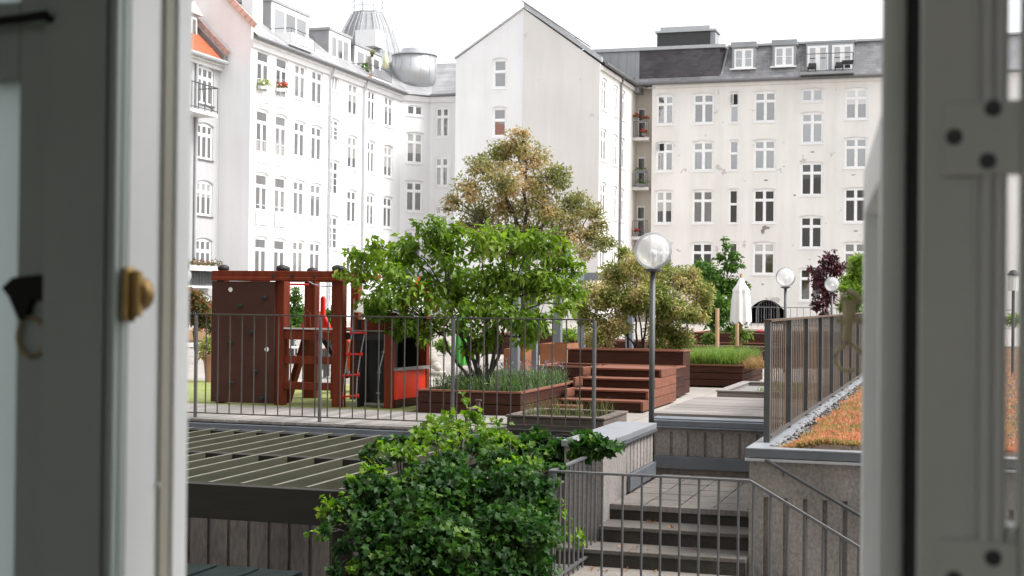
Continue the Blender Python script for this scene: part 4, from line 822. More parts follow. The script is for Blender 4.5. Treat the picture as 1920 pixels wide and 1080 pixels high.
# ================================================================== ground and levels
E = 0.004
struct("ground", MB().box(-400, 400, -300, 500, -3.2, -2.7), 'earth')
sl = MB()
PYW = 12.9                                    # front wall of the platform
sl.box(-60, -2.92, 12.46, 110, -2.7, -0.02); sl.box(-2.9199, -1.5501, PYW + 0.4, 110, -2.7, -0.0201); sl.box(-1.55, 60, 13.2, 110, -2.7, -0.0202)
struct("courtyard", sl, 'paving')
tf = MB().box(-16, -5.62, 14.12, 18.15, -0.019, 0.004); struct("lawn", tf, 'turf')
dk = MB(); x = -12.0; k = 0
while x < -3.95:
    w = 0.118; dk.box(x, x + w, 12.36 + 0.012 * RNG.random(), 14.10, -0.018, 0.006 + 0.003 * RNG.random()); x += w + 0.008
deck = tag(obj("timber_deck", dk, 'greywood'), "weathered grey board deck behind the long railing, before the playground", "deck")
fa = MB().box(-14, -3.3, 12.30, 12.45, -0.16, -0.03); fa.box(-14, -3.3, 12.26, 12.30, -0.10, -0.075); fa.box(-14, -3.3, 12.25, 12.30, -0.165, -0.15); fa.box(-14, -3.3, 12.32, 12.46, -0.5, -0.17)
tag(obj("edge_channel", fa, 'bluegrey'), "long blue grey steel channel under the edge of the board deck", "edge beam")

# ------------------------------------------------------------------ railings
def long_railing(label, p, q, z, top, posts, pitch, group=None, foot=0.055, rt=0.011, rb=0.0065, rp=0.018, skip=None, post_drop=0.05, mt='steelbar', postmat='steel'):
    p, q = np.array(p, float), np.array(q, float); L_ = np.linalg.norm(q - p); d = (q - p) / L_
    t = thing("railing", label, "railing", (*p[:2], z), group)
    obj("top_rail", MB().obox((*p[:2], top), (*q[:2], top), rt * 2.2, rt * 1.2), mt, t, bevel=0.002); obj("bottom_rail", MB().obox((*p[:2], z + foot), (*q[:2], z + foot), rt * 1.9, rt), mt, t, bevel=0.002)
    pm = MB().tube([(0, 0, -post_drop), (0, 0, top - z - rt * .6)], rp, 10).mesh("post"); bmm_ = MB().tube([(0, 0, foot + .004), (0, 0, top - z - rt * .6)], rb, 6).mesh("baluster")
    for s in posts: c = p + d * s; link("post", pm, postmat, t, Vector((c[0], c[1], z)) - W(t))
    n = int(L_ / pitch)
    for k in range(1, n + 1):
        s = L_ * k / (n + 1)
        if any(abs(s - a) < 0.035 for a in posts): continue
        c = p + d * s; link("baluster", bmm_, mt, t, Vector((c[0], c[1], z)) - W(t))
    return t
xr = [PY(u, 700, 12.5)[0] for u in (367, 600, 849, 1114)]
x_l = -9.9
long_railing("long thin steel railing along the deck edge in front of the playground", (x_l, 12.5, 0), (xr[3], 12.5, 0), 0.0, 1.03, [xr[0] - xr[1] + xr[0] - x_l] + [x - x_l for x in xr], 0.132, post_drop=0.14)

# ------------------------------------------------------------------ planters and timber
def planter(label, x0, x1, y0, y1, h, mt='redwood', th=0.05, rows=3, cat="planter", group=None, z=0.0, soil='soil', capm=None):
    t = thing("planter", label, cat, ((x0 + x1) / 2, (y0 + y1) / 2, z), group)
    b = MB(); rh = h / rows
    for k in range(rows):
        a, c = z + k * rh + 0.004, z + (k + 1) * rh - 0.004
        b.box(x0, x1, y0, y0 + th, a, c); b.box(x0, x1, y1 - th, y1, a, c); b.box(x0, x0 + th, y0 + th + .001, y1 - th - .001, a, c); b.box(x1 - th, x1, y0 + th + .001, y1 - th - .001, a, c)
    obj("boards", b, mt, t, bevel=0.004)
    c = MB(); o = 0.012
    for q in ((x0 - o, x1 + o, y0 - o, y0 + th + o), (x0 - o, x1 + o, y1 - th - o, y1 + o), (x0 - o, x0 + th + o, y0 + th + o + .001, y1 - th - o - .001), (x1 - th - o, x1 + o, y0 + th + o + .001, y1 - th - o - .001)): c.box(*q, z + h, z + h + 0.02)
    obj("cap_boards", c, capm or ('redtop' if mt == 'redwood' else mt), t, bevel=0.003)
    s = MB(); s.box(x0 + th + .002, x1 - th - .002, y0 + th + .002, y1 - th - .002, z + 0.02, z + h - 0.035); obj("soil", s, soil, t)
    return t
TPX0, TPX1, TPY0, TPY1, TPH = -5.46, -4.33, 13.98, 16.3, 0.235
planter("red timber planter around the green multi stemmed tree, with lavender", TPX0, TPX1, TPY0, TPY1, TPH, rows=2)
planter("small grey timber planter with thin grasses at the railing end", -4.02, -3.1, 12.56, 13.5, 0.12, mt='oldwood', th=0.07, rows=1)
blk = MB().box(-4.1, -3.3, 12.40, 12.555, -0.02, 0.02); tag(obj("edge_board", blk, 'beam'), "dark board lying along the slab edge below the small planter", "board")
# timber steps and terraces
t = thing("timber_steps", "red timber steps of four treads beside the lamp post", "steps", (-3.6, 16, 0)); SX0, SX1 = -4.25, -3.33
ys = [15.24, 15.50, 15.86, 16.22]; hs_ = [0.11, 0.21, 0.32, 0.42]
for k in range(4):
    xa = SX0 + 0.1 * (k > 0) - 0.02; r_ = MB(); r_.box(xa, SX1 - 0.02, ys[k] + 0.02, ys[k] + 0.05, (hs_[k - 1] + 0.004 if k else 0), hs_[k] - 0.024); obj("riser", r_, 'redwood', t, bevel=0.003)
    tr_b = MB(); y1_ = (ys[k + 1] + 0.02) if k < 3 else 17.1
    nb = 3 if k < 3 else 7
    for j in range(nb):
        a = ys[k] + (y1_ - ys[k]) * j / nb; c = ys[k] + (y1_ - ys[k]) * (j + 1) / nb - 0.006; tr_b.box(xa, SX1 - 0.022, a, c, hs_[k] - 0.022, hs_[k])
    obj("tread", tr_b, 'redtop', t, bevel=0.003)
for xs0, xs1 in ((SX1 - .018, SX1 + .012), (SX0 - .03, SX0 - .001)):
    sd_ = MB()
    for k in range(4): sd_.box(xs0, xs1, ys[k], 17.1, hs_[k - 1] + 0.003 if k else 0.0, hs_[k] - 0.003)
    obj("side_boards", sd_, 'redtop', t, bevel=0.003)
pass
obj("side_tread", MB().box(-4.34, -3.99, 15.02, 15.22, 0.0, 0.055), 'redtop', t, bevel=0.003)
planter("low red timber terrace ledge behind the timber steps", -5.15, -3.42, 17.35, 18.2, 0.36, rows=3)
planter("raised red timber planter under the olive flowering shrub, behind the steps", -5.0, -3.45, 18.24, 18.72, 0.55, rows=3)
planter("red timber planter overflowing with bright green grass, right of the steps", -3.95, -2.98, 20.3, 22.4, 0.29, rows=3)
planter("far red timber planter with young plants, beyond the bright green grass", -5.6, -2.4, 27.0, 29.2, 0.36, rows=3)
planter("dark red timber terrace at the back of the court below the white parasol", -6.6, -1.9, 36, 39, 0.42, rows=3)
planter("long red timber bench box behind the blue grey posts", -8.2, -6.3, 29, 30.2, 0.36, rows=4)
planter("red timber box in the distance between the playhouse and the tree trunk", -10.4, -8.2, 30.5, 32, 0.42, rows=4)
# corten boxes
for (u0, u1, vt, vb, d, lab) in ((1012, 1062, 644, 683, 23, "rust orange steel box planter, nearest behind the blue grey posts"), (944, 983, 654, 690, 24, "low rust orange steel planter behind the lavender"), (1240, 1290, 628, 655, 31, "rust orange steel planter behind the olive shrub")):
    p = PD(u0, vb, d); q = PD(u1, vb, d); w_ = abs(q[0] - p[0]); h_ = PD(u0, vt, d)[2]
    c = MB(); x0, x1, y0, y1 = p[0], q[0] + 0.02, p[1], p[1] + 0.8
    c.box(x0, x1, y0, y0 + .02, 0, h_); c.box(x0, x1, y1 - .02, y1, 0, h_); c.box(x0, x0 + .02, y0 + .021, y1 - .021, 0, h_); c.box(x1 - .02, x1, y0 + .021, y1 - .021, 0, h_)
    t = thing("steel_planter", lab, "planter", (x0, y0, 0), "rusty steel planters"); obj("box", c, 'corten', t); obj("soil", MB().box(x0 + .021, x1 - .021, y0 + .021, y1 - .021, 0.02, h_ - .04), 'soil', t)
# steel frame with posts behind the tree
t = thing("metal_pergola", "blue grey metal pergola of tall posts and a top beam behind the green tree", "pergola", (-7, 24, 0))
pts_ = []
for u, v, d in ((1000, 700, 24.4), (1045, 690, 25.6), (758, 708, 20.2), (965, 700, 23.6), (1090, 672, 29), (1180, 652, 29)):
    p = PD(u, v, d); h = 1.2 + (566 - 520) / FPX * d; w = 0.07
    obj("post", MB().box(p[0] - w, p[0] + w, p[1] - w, p[1] + w, 0, h), 'bluegrey', t); pts_.append((p[0], p[1], h))
for a, b in ((0, 1), (1, 4), (3, 0), (2, 3), (4, 5)): obj("beam", MB().obox(pts_[a], pts_[b], 0.1, 0.16), 'bluegrey', t)

# ------------------------------------------------------------------ platform, landing, steps, block with the red roof garden
def ribbed(mb, x0, x1, y, z0, z1, pitch, gw, gd, top=0.05, bot=0.0, back=0.3):
    """concrete wall face toward -y with upright grooves"""
    mb.box(x0, x1, y + gd, y + back, z0, z1)
    mb.box(x0, x1, y, y + gd - 0.0005, z1 - top, z1)
    if bot: mb.box(x0, x1, y, y + gd - 0.0005, z0, z0 + bot)
    x = x0; n = max(1, round((x1 - x0) / pitch)); p = (x1 - x0) / n
    for k in range(n): mb.box(x0 + k * p + gw / 2, x0 + (k + 1) * p - gw / 2, y, y + gd - 0.0005, z0 + bot + .0005, z1 - top - .0005)
pf = thing("platform", "low concrete platform with a grey board top, ribbed front and steel edge, behind the landing", "platform", (-2, 13, -0.38))
b = MB(); ribbed(b, -2.70, -1.44, PYW, -0.21, 0.06, 0.15, 0.026, 0.02, 0.05, 0.0, 0.38); obj("wall", b, 'concrete', pf)
b = MB().box(-2.70, -1.44, PYW - 0.03, PYW + 0.35, 0.063, 0.115); b.box(-2.70, -1.44, PYW - 0.045, PYW + 0.0, 0.045, 0.06); b.box(-2.74, -1.44, PYW + .03, PYW + .3, 0.116, 0.128); obj("edge", b, 'bluegrey', pf, bevel=0.003)
b = MB().box(-2.70, -1.44, PYW - 0.03, PYW + 0.02, -0.325, -0.212); obj("skirting", b, 'bluegrey', pf, bevel=0.003); obj("plinth", MB().box(-2.70, -1.44, PYW + 0.001, PYW + 0.38, -0.40, -0.326), 'concretedark', pf)
b = MB(); y = 13.42
while y < 16.0: b.box(-2.84 + 0.01 * RNG.random(), -1.5, y, y + 0.15, 0.10, 0.136 + .004 * RNG.random()); y += 0.162
obj("boards", b, 'greywoodx', pf, bevel=0.004)
obj("frame", MB().box(-2.80, -1.5, 13.44, 15.95, -0.02, 0.098), 'beam', pf)
planter("grey timber trough with thin weeds and pebbles behind the board platform", -2.72, -1.62, 16.5, 18.6, 0.16, mt='greywoodx', th=0.08, rows=1, soil='gravel')
tag(obj("trough_block", MB().box(-2.62, -2.2, 18.7, 22.5, 0, 0.10), 'capstone', bevel=0.01), "pale stone slab beside the weedy trough", "slab")
pw = thing("pier_wall", "ribbed concrete pier with a broad blue grey cap, left of the concrete stairs", "wall", (-2.8, 11, -0.75))
PXR, PXL = -2.62, -2.93; PYN, PYF = 10.62, 12.45
b = MB(); b.box(PXL, PXR - 0.021, PYN, PYF, -2.7, 0.075); b.box(PXR - 0.0205, PXR, PYN, 11.42, -0.8, 0.075)
y = 11.44
while y < PYF - 0.02: b.box(PXR - 0.0205, PXR, y, min(y + 0.105, PYF), -0.22, 0.055); y += 0.13
b.box(PXR - 0.0205, PXR, 11.4205, PYF, 0.0555, 0.075)
obj("wall", b, 'concrete', pw, bevel=0.002)
b = MB().box(PXL - 0.02, PXR + 0.035, PYN - 0.02, PYF, 0.0755, 0.125); obj("cap", b, 'capstone', pw, bevel=0.004); b = MB().box(PXR - 0.004, PXR + 0.04, PYN - 0.02, PYF, 0.052, 0.074); obj("cap_drip", b, 'capedge', pw)
b = MB().prism([(PXR + 0.001, 11.44, -0.36), (PXR + 0.001, PYF, -0.34), (PXR + 0.001, PYF, -0.22), (PXR + 0.001, 11.44, -0.225)], (0.03, 0, 0)); obj("skirting", b, 'bluegrey', pw, bevel=0.002)
LY = 10.86; SXR = float(PZ(1405, 842, 0.15)[0]) - 0.004
ld = MB(); ld.box(PXR, SXR, LY + 0.05, PYW, -2.0, -0.405); struct("landing_base", ld, 'joint')
ld = MB()
for i in range(5):
    for j in range(6):
        x0 = PXR + 0.01 + i * 0.265; y0 = LY + 0.03 + j * 0.335; ld.box(x0, min(SXR, x0 + 0.254 + .005 * RNG.random()), y0, y0 + 0.325, -0.402, -0.382 + 0.004 * RNG.random())
struct("landing", ld, 'slab')
st = thing("concrete_stairs", "concrete stairs with pale treads below the paved landing", "stairs", (-2.1, 10.4, -0.75))
b = MB().box(PXR, SXR, LY - 0.02, LY + 0.045, -0.425, -0.380); obj("nosing", b, 'concretedark', st, bevel=0.004)
for k, (y0, y1, z) in enumerate(((10.50, 10.85, -0.50), (10.15, 10.5, -0.62))):
    obj("tread", MB().box(PXR if k == 0 else PXL + .02, SXR, y0 - 0.01, y1, z - 0.03, z), 'tread', st, bevel=0.004)
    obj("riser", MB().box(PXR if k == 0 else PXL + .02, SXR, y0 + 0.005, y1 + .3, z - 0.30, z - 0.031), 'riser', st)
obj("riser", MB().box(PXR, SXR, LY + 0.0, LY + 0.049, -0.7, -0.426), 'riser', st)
struct("lower_path", MB().box(-3.6, -1.2, 8.9, 10.16, -1.2, -0.745), 'slab')
KZ = 0.15; _k = PZ(1405, 842, KZ); KX, KY = float(_k[0]), float(_k[1])
kb = thing("retaining_wall", "tall grooved concrete wall block carrying the red sedum roof, right of the stairs", "wall", (0, 11, -2.7))
b = MB(); b.box(KX, 4.5, KY + 0.03, 13.18, -2.7, KZ - 0.06); b.box(KX, 4.5, KY, KY + .0295, -0.19, KZ - 0.06)
x = KX
while x < 4.4: b.box(x, x + 0.105, KY, KY + .0295, -2.7, -0.1905); x += 0.138
obj("wall", b, 'concrete', kb, bevel=0.002)
b = MB().box(KX - 0.02, 4.5, KY - 0.03, KY + 0.1, KZ - 0.055, KZ - .001); b.box(KX - .02, KX + .1, KY + .1005, 40, KZ - .055, KZ - .001); obj("cap_edge", b, 'capedge', kb, bevel=0.003)
b = MB().box(KX - 0.021, 4.5, KY - 0.031, KY + 0.13, KZ, KZ + 0.012); b.box(KX - .021, KX + .17, KY + .1305, 40, KZ, KZ + .0115); obj("cap", b, 'capstone', kb, bevel=0.002); b = MB().box(KX - 0.025, 4.5, KY - 0.045, KY - 0.0005, KZ - 0.08, KZ - 0.062); obj("drip", b, 'lead', kb)
obj("roof_base", MB().box(KX + .18, 4.5, 13.19, 40, -0.0, KZ - 0.03).box(KX + .18, 4.5, KY + .14, 13.189, -0.0, KZ - 0.03), 'soil', kb)
gv = MB()
for k in range(420):
    y = KY + 0.15 + 22 * RNG.random() ** 1.7; x = KX + 0.10 + 0.22 * RNG.random(); r = 0.012 + 0.02 * RNG.random() ** 2
    if x < KX + 0.15 and y < KY + 1.8: continue
    gv.sphere((x, y, KZ + 0.01), r, 6, 4, 0.6)
tag(obj("pebbles", gv, 'gravel'), "strip of pale pebbles between the slatted fence and the red sedum", "pebbles", kind='stuff')
# slatted fence
_k = PZ(1437, 833, KZ); FX, FY0 = float(_k[0]), float(_k[1]); FH = float(PX(1437, 602, FX)[2]) - KZ
fn = thing("slatted_fence", "brown timber slat fence on dark steel posts, left of the red sedum roof", "fence", (FX, FY0, KZ))
pm = MB().box(-0.022, 0.022, -0.03, 0.03, 0, FH - .02).mesh("post")
y = FY0 + .03; k = 0
while y < 36: link("post", pm, 'steeldark', fn, Vector((FX, y, KZ + .012)) - W(fn)); y += 1.36; k += 1
sm = MB().box(-0.002, 0.002, -0.042, 0.042, 0.0, FH - .05).mesh("slat"); slats = MB(); y = FY0 + .11; j = 0
while y < 36:
    if (y - FY0 - .03) % 1.36 > 0.07 and (y - FY0 - .03) % 1.36 < 1.29:
        if j < 92: link("slat", sm, 'fencewood', fn, Vector((FX - 0.012, y, KZ + 0.045)) - W(fn))
        else: slats.box(FX - .014, FX - .010, y - .042, y + .042, KZ + .045, KZ + FH - .01)
        j += 1
    y += 0.14
sl_ = obj("far_slats", slats, 'fencewood', fn); sl_['kind'] = 'stuff'
obj("top_rail", MB().box(FX - 0.03, FX + 0.03, FY0, 36, KZ + FH - .005, KZ + FH + .01), 'fencewood', fn); obj("bottom_rail", MB().box(FX + 0.005, FX + 0.03, FY0 + .06, 36, KZ + 0.04, KZ + 0.06), 'steelbar', fn)
for zz in (0.62,): obj("cross_board", MB().box(FX - .038, FX - .021, FY0 + .06, 36, KZ + zz, KZ + zz + .07), 'fencewood', fn)

# handrail and front railing by the stairs
hr = thing("handrail", "dark tubular handrail sloping down the grooved concrete wall", "handrail", (-1.3, KY, 0)); a, b_ = PY(1435, 862, KY - 0.06), PY(1625, 974, KY - 0.06)
e_ = b_ + (b_ - a) * 1.2
obj("rail", MB().tube([a, e_], 0.0135, 12), 'steeldark', hr, True)
for k in range(4): c = a + (e_ - a) * (0.08 + 0.28 * k); obj("bracket", MB().tube([c, c + np.array([0, .02, -.045]), c + np.array([0, .065, -.045])], 0.006, 6), 'steel', hr)
FRY = 9.2; cA, cB, cC = PY(1033, 883, FRY), PY(1405, 902, FRY), PY(1625, 1035, FRY); rz = (cA[2] + cB[2]) / 2; zb = -0.74
sr = thing("railing", "steel bar railing round the top of the stairwell, in front of the concrete stairs", "railing", (cA[0], FRY, zb))
cD = np.array([cA[0], 10.56, rz]); cC2 = cC + (cC - cB) * 0.8; A_ = np.array([cA[0], FRY, rz]); B_ = np.array([cB[0], FRY, rz])
obj("top_rail", MB().obox(A_ - np.array([.015, 0, 0]), B_, 0.026, 0.016), 'steel', sr, bevel=.003); obj("top_rail", MB().obox(B_, cC2, 0.02, 0.02), 'steel', sr, bevel=.003); obj("top_rail", MB().obox(A_ + np.array([0, .014, 0.0]), cD, 0.038, 0.016), 'steel', sr, bevel=.003)
obj("corner_post", MB().box(A_[0] - .014, A_[0] + .022, FRY - .012, FRY + .018, zb - 0.9, rz - .009), 'steel', sr, bevel=.002)
obj("bottom_rail", MB().obox((A_[0], FRY + .03, zb + .06), (A_[0], 10.56, zb + .06), 0.03, 0.014), 'steel', sr); obj("bottom_rail", MB().obox((A_[0] + .03, FRY, zb + .0), (B_[0], FRY, zb + .0), 0.03, 0.014), 'steel', sr)
pk = PY(1389, 903, FRY - .01); obj("lock_ring", MB().tube([pk + np.array([.009 * math.cos(t), 0, -.012 + .009 * math.sin(t)]) for t in np.linspace(0, 2 * math.pi, 13)], 0.002, 6).tube([pk + np.array([-.02, 0, -.004]), pk + np.array([.05, 0, -.004])], .003, 6), 'steel', sr)
bmf = MB().tube([(0, 0, 0), (0, 0, rz - zb - .008)], 0.0085, 8).mesh("baluster")
for u in (1133, 1171, 1207, 1242, 1278, 1314, 1351, 1388): link("baluster", bmf, 'steel', sr, Vector((wx(u, FRY), FRY, zb)) - W(sr))
for k in range(10): link("baluster", bmf, 'steel', sr, Vector((A_[0], FRY + 0.11 + k * 0.125, zb)) - W(sr))
d_ = (cC2 - B_) / np.linalg.norm(cC2 - B_)
for k in range(12):
    c = B_ + (cC2 - B_) * (0.02 + k * 0.083); link("baluster", bmf, 'steel', sr, Vector((c[0], FRY, c[2] - (rz - zb))) - W(sr))
# ------------------------------------------------------------------ pergola below the deck, wall behind it, bin lid
GZ = -0.07; PB = 8.62
pg = thing("pergola", "mossy timber pergola of close set rafters below the board deck, beside the vine", "pergola", (-6, 10.3, -2.7))
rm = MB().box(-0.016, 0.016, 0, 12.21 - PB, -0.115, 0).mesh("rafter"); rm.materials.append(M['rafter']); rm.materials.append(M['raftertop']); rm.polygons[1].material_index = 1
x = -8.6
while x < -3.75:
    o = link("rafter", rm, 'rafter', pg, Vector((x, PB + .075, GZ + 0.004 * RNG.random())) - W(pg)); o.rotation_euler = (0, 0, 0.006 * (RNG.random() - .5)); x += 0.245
obj("front_beam", MB().box(-9, -3.7, PB - 0.02, PB + .07, GZ - 0.235, GZ - 0.002), 'beam', pg, bevel=.003)
obj("middle_beam", MB().box(-9, -3.7, 10.33, 10.45, GZ - 0.20, GZ - 0.003), 'beam', pg); obj("wall_beam", MB().box(-9, -3.3, 12.15, 12.24, GZ - 0.32, GZ - 0.01), 'beam', pg)
for x in (-8.0, -5.9, -3.9): obj("post", MB().box(x - .06, x + .06, PB - .01, PB + .06, -2.7, GZ - 0.237), 'beam', pg)
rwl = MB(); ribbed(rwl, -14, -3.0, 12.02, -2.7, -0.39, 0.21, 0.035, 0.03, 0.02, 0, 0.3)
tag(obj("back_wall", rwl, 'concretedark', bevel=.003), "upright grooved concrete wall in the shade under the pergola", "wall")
zl = -0.98; q0_, q1_ = PZ(340, 1055, zl), PZ(560, 1072, zl)
bn = thing("waste_container", "dark green plastic container with a ridged lid under the pergola", "waste container", (-6, 10, -2.7))
b = MB().box(q0_[0] - 0.6, q1_[0], 9.7, q0_[1], -2.6, zl - 0.10); obj("body", b, 'bin', bn, bevel=.02); b = MB().box(q0_[0] - 0.62, q1_[0] + .02, 9.68, q0_[1] + .02, zl - .098, zl)
for k in range(6): b.box(q0_[0] - .5 + k * .38, q0_[0] - .4 + k * .38, 9.72, q0_[1] - .05, zl + .0005, zl + .02)
obj("lid", b, 'bin', bn, bevel=.012)
tp = MB(); a = PY(874, 822, 12.2); tp.tube([a + np.array([0, 0, -.2]), PY(874, 772, 12.2), PY(880, 767, 12.2), PY(898, 765, 12.25)], 0.013, 10); tp.tube([PY(897, 772, 12.25), PY(897, 752, 12.25)], 0.018, 10); tp.box(*[f(PY(897, 752, 12.25)[i]) for i in (0, 1) for f in (lambda q: q - .024, lambda q: q + .024)], PY(897, 752, 12.25)[2], PY(897, 752, 12.25)[2] + .014)
tag(obj("water_tap", tp, 'copper', smooth=False), "old bent copper standpipe at the railing, above the vine", "standpipe")

# ------------------------------------------------------------------ playground tower
pl = thing("playground_tower", "red brown timber climbing tower with dark climbing wall and red slide", "playground", (-7.2, 14.8, 0))
FY = 14.38
def post(u, y, h=1.50, w=0.052, name="post"):
    x = wx(u, y); p = obj(name, MB().box(x - w, x + w, y - w, y + w, 0, h), 'playwood', pl, bevel=.006)
    c = MB().lathe([(0.052, 0), (0.064, 0.008), (0.068, 0.035), (0.055, 0.055), (0.02, 0.068), (0.0001, 0.07)], (x, y, h + 0.001), 16); sub("post_cap", c, 'playdark', p, True); return x
xa = post(418, FY, 1.50); xb = post(528, FY, 1.50, .055); xc = post(637, FY, 1.495, .06)
yk2 = 15.55; xd_ = post(533, yk2, 1.52); xe = post(585, yk2, 1.50, .07); xf_ = post(632, yk2, 1.53); xg = post(668, yk2, 1.5)
obj("top_beam", MB().box(xa - .09, xc + .06, FY - .10, FY - .056, 1.385, 1.50).box(xa - .09, xc + .06, FY - .115, FY - .101, 1.392, 1.43), 'playwood', pl, bevel=.006)
obj("top_beam", MB().box(xd_ - .05, xg + .05, yk2 - .10, yk2 - .074, 1.39, 1.48), 'playwood', pl, bevel=.006)
for x in (xa, xb, xc): obj("side_beam", MB().box(x - .03, x + .03, FY + .06, yk2 - .08, 1.39, 1.48), 'playwood', pl, bevel=.006)
for x in (wx(521, FY), wx(556, FY), wx(597, FY)): obj("bolt_cap", MB().tube([(x, FY - .128, 1.44), (x, FY - .114, 1.44)], 0.017, 12), 'playdark', pl)
px0, px1 = wx(408, FY), wx(522, FY)
cw_ = obj("climbing_wall", MB().box(px0 - .02, px1, FY - .098, FY - .057, 0.02, 1.38), 'playpanel', pl, bevel=.004)
for u, v in ((451, 573), (496, 558), (473, 623), (432, 643), (479, 697), (432, 718), (492, 747)):
    p = PY(u, v, FY - .1); h = MB().sphere((p[0], FY - .105, p[2]), 0.034, 10, 6, 0.75); h.box(p[0] - .03, p[0] + .025, FY - .15, FY - .1, p[2] - .02, p[2] + .012); sub("climbing_hold", h, 'playdark', cw_)
for v in (580, 621, 663, 702, 743): p = PY(407, v, FY - .08); sub("climbing_hold", MB().sphere((p[0] - .02, FY - .08, p[2]), 0.024, 8, 6), 'playdark', cw_)
for u, v in ((432, 543), (500, 655)): p = PY(u, v, FY - .1); sub("finger_hole", MB().tube([(p[0], FY - .1005, p[2]), (p[0], FY - .0985, p[2])], 0.026, 20), 'canvas', cw_)
zf_ = PY(590, 617, FY)[2]; zf2 = PY(590, 668, FY)[2]; zf3 = PY(590, 717, FY)[2]
flo = MB()
for k in range(9): y = FY - .03 + k * .135; flo.box(xb + .05, xg, y, y + .128, zf_ - .028, zf_)
obj("floor_boards", flo, 'playwood', pl, bevel=.003); obj("floor_edge", MB().box(xb + .055, xc - .06, FY - .05, FY - .035, zf_ - .004, zf_ + .012), 'trimgrey', pl)
obj("floor_beam", MB().box(xb + .056, xc - .061, FY - .04, FY + .03, zf_ - .12, zf_ - .03), 'playwood', pl, bevel=.004); obj("floor_beam", MB().box(xc + .062, wx(722, FY), FY + .03, FY + .07, zf_ - .11, zf_ - .03), 'playdark', pl)
for z in (zf2, zf3): obj("cross_rail", MB().box(xb + .056, xc - .061, FY - .035, FY + .025, z - .085, z), 'playwood', pl, bevel=.004)
obj("brace", MB().obox((wx(540, FY + .3), FY + .3, 0.0), (wx(575, FY + .3), FY + .3, zf_ - .1), 0.06, .10, (0, 1, 0)), 'playwood', pl); obj("brace", MB().obox((wx(655, FY + .9), FY + .9, 0.28), (wx(604, FY + .9), FY + .9, zf_ - .09), 0.05, .10, (0, 1, 0)), 'playdark', pl)
sl2 = MB(); ysl = 15.2
def outline(pts, y, th): return [(wx(u, y), y, PY(u, v, y)[2]) for u, v in pts]
sl2.prism(outline(((600, 616), (600, 560), (603, 555), (606, 555), (608, 560), (608, 590), (616, 606), (620, 616)), ysl, 0), (0, .05, 0))
obj("slide_cheek", sl2, 'red', pl, bevel=.01)
sl2 = MB().prism(outline(((562, 616), (567, 602), (576, 590), (583, 597), (590, 616)), ysl + .3, 0), (0, .05, 0)); obj("slide_cheek", sl2, 'red', pl, bevel=.01)
sl2 = MB().prism(outline(((592, 616), (600, 600), (612, 616)), ysl + .25, 0), (0, .06, 0)); obj("slide_cheek", sl2, 'red', pl, bevel=.01)
chute = MB(); q = np.array([wx(604, ysl + .4), ysl + .45, zf_]); chute.prism([(q[0] - .17, q[1], zf_), (q[0] + .17, q[1], zf_), (q[0] + .17, q[1] + 1.5, 0.08), (q[0] - .17, q[1] + 1.5, 0.08)], (0, 0, .03)); obj("slide_chute", chute, 'red', pl)
obj("red_bar", MB().tube([(xb + .05, FY + .1, PY(550, 533, FY)[2]), (wx(578, FY + .1), FY + .1, PY(550, 533, FY)[2])], 0.011, 8), 'red', pl)
rp = [PY(575, 526, FY + .1), PY(588, 533, FY + .1), PY(604, 537, FY + .1), PY(632, 536, FY + .1)]; obj("rope", MB().tube(rp, 0.007, 6), 'rope', pl, True)
hp = MB().tube([PY(u, v, FY + .5) for u, v in ((572, 616), (572, 590), (576, 583), (581, 585), (582, 616))], .008, 6); obj("hand_loop", hp, 'playwood', pl)
# rope ladder
la = thing("rope_ladder", "grey rope ladder with red rungs hanging at the playground tower", "rope ladder", (wx(665, FY), FY, 0))
yl2 = FY - .02
for cols in ([(664, 560), (661, 620), (652, 664), (646, 705), (643, 745), (644, 768)], [(685, 560), (685, 621), (676, 665), (670, 705), (668, 745), (668, 768)]): obj("rope", MB().tube([PY(u, v, yl2) for u, v in cols], .0065, 6), 'rope', la, True)
for (u0, v0), (u1, v1) in (((658, 624), (686, 624)), ((651, 664), (678, 664)), ((643, 705), (672, 702)), ((643, 744), (671, 742))):
    a, b_ = PY(u0, v0, yl2), PY(u1, v1, yl2); r = MB().tube([a, b_], .011, 10)
    for c in (a, b_): r.tube([c + np.array([0, 0, -.022]), c + np.array([0, 0, .022])], .016, 8)
    obj("rung", r, 'red', la, True)
kr = MB().tube([PY(u, v, FY + .02) for u, v in ((723, 560), (721, 655), (712, 690), (709, 730), (711, 768))], .0065, 6)
for u, v in ((719, 660), (711, 698), (709, 737)): kr.sphere(PY(u, v, FY + .02), .017, 8, 5, .4); kr.sphere(PY(u, v, FY + .02), .028, 10, 4, .2)
tag(obj("climbing_rope", kr, 'rope'), "grey knotted climbing rope hanging beside the red rope ladder", "rope")
# play house
ph = thing("playhouse", "small dark playhouse with red counter panel and peaked roof, half behind the green tree", "playhouse", (-6, 14.8, 0))
hx0, hx1, hy0, hy1 = wx(675, FY + .1), wx(741, FY + .1), FY + .08, FY + 0.86; hx2 = wx(785, 15.05)
for x, y in ((wx(734, hy0), hy0 - .02), (hx2, hy1), (hx0, hy1)): obj("post", MB().box(x - .05, x + .05, y - .05, y + .05, 0, 1.05), 'playwood', ph, bevel=.005)
xq = wx(734, hy0) + .052
cp = MB().prism([(xq, hy0 - .02, .10), (hx2 + .02, hy1 - .06, .10), (hx2 + .02, hy1 - .06, .41), (xq, hy0 - .02, .41)], (.02, .02, 0)); obj("counter_panel", cp, 'redpanel', ph)
cp = MB()
for z in (0.02, 0.06): cp.prism([(xq + .006, hy0 - .03, z), (hx2 + .03, hy1 - .07, z), (hx2 + .03, hy1 - .07, z + .036), (xq + .006, hy0 - .03, z + .036)], (.015, .015, 0))
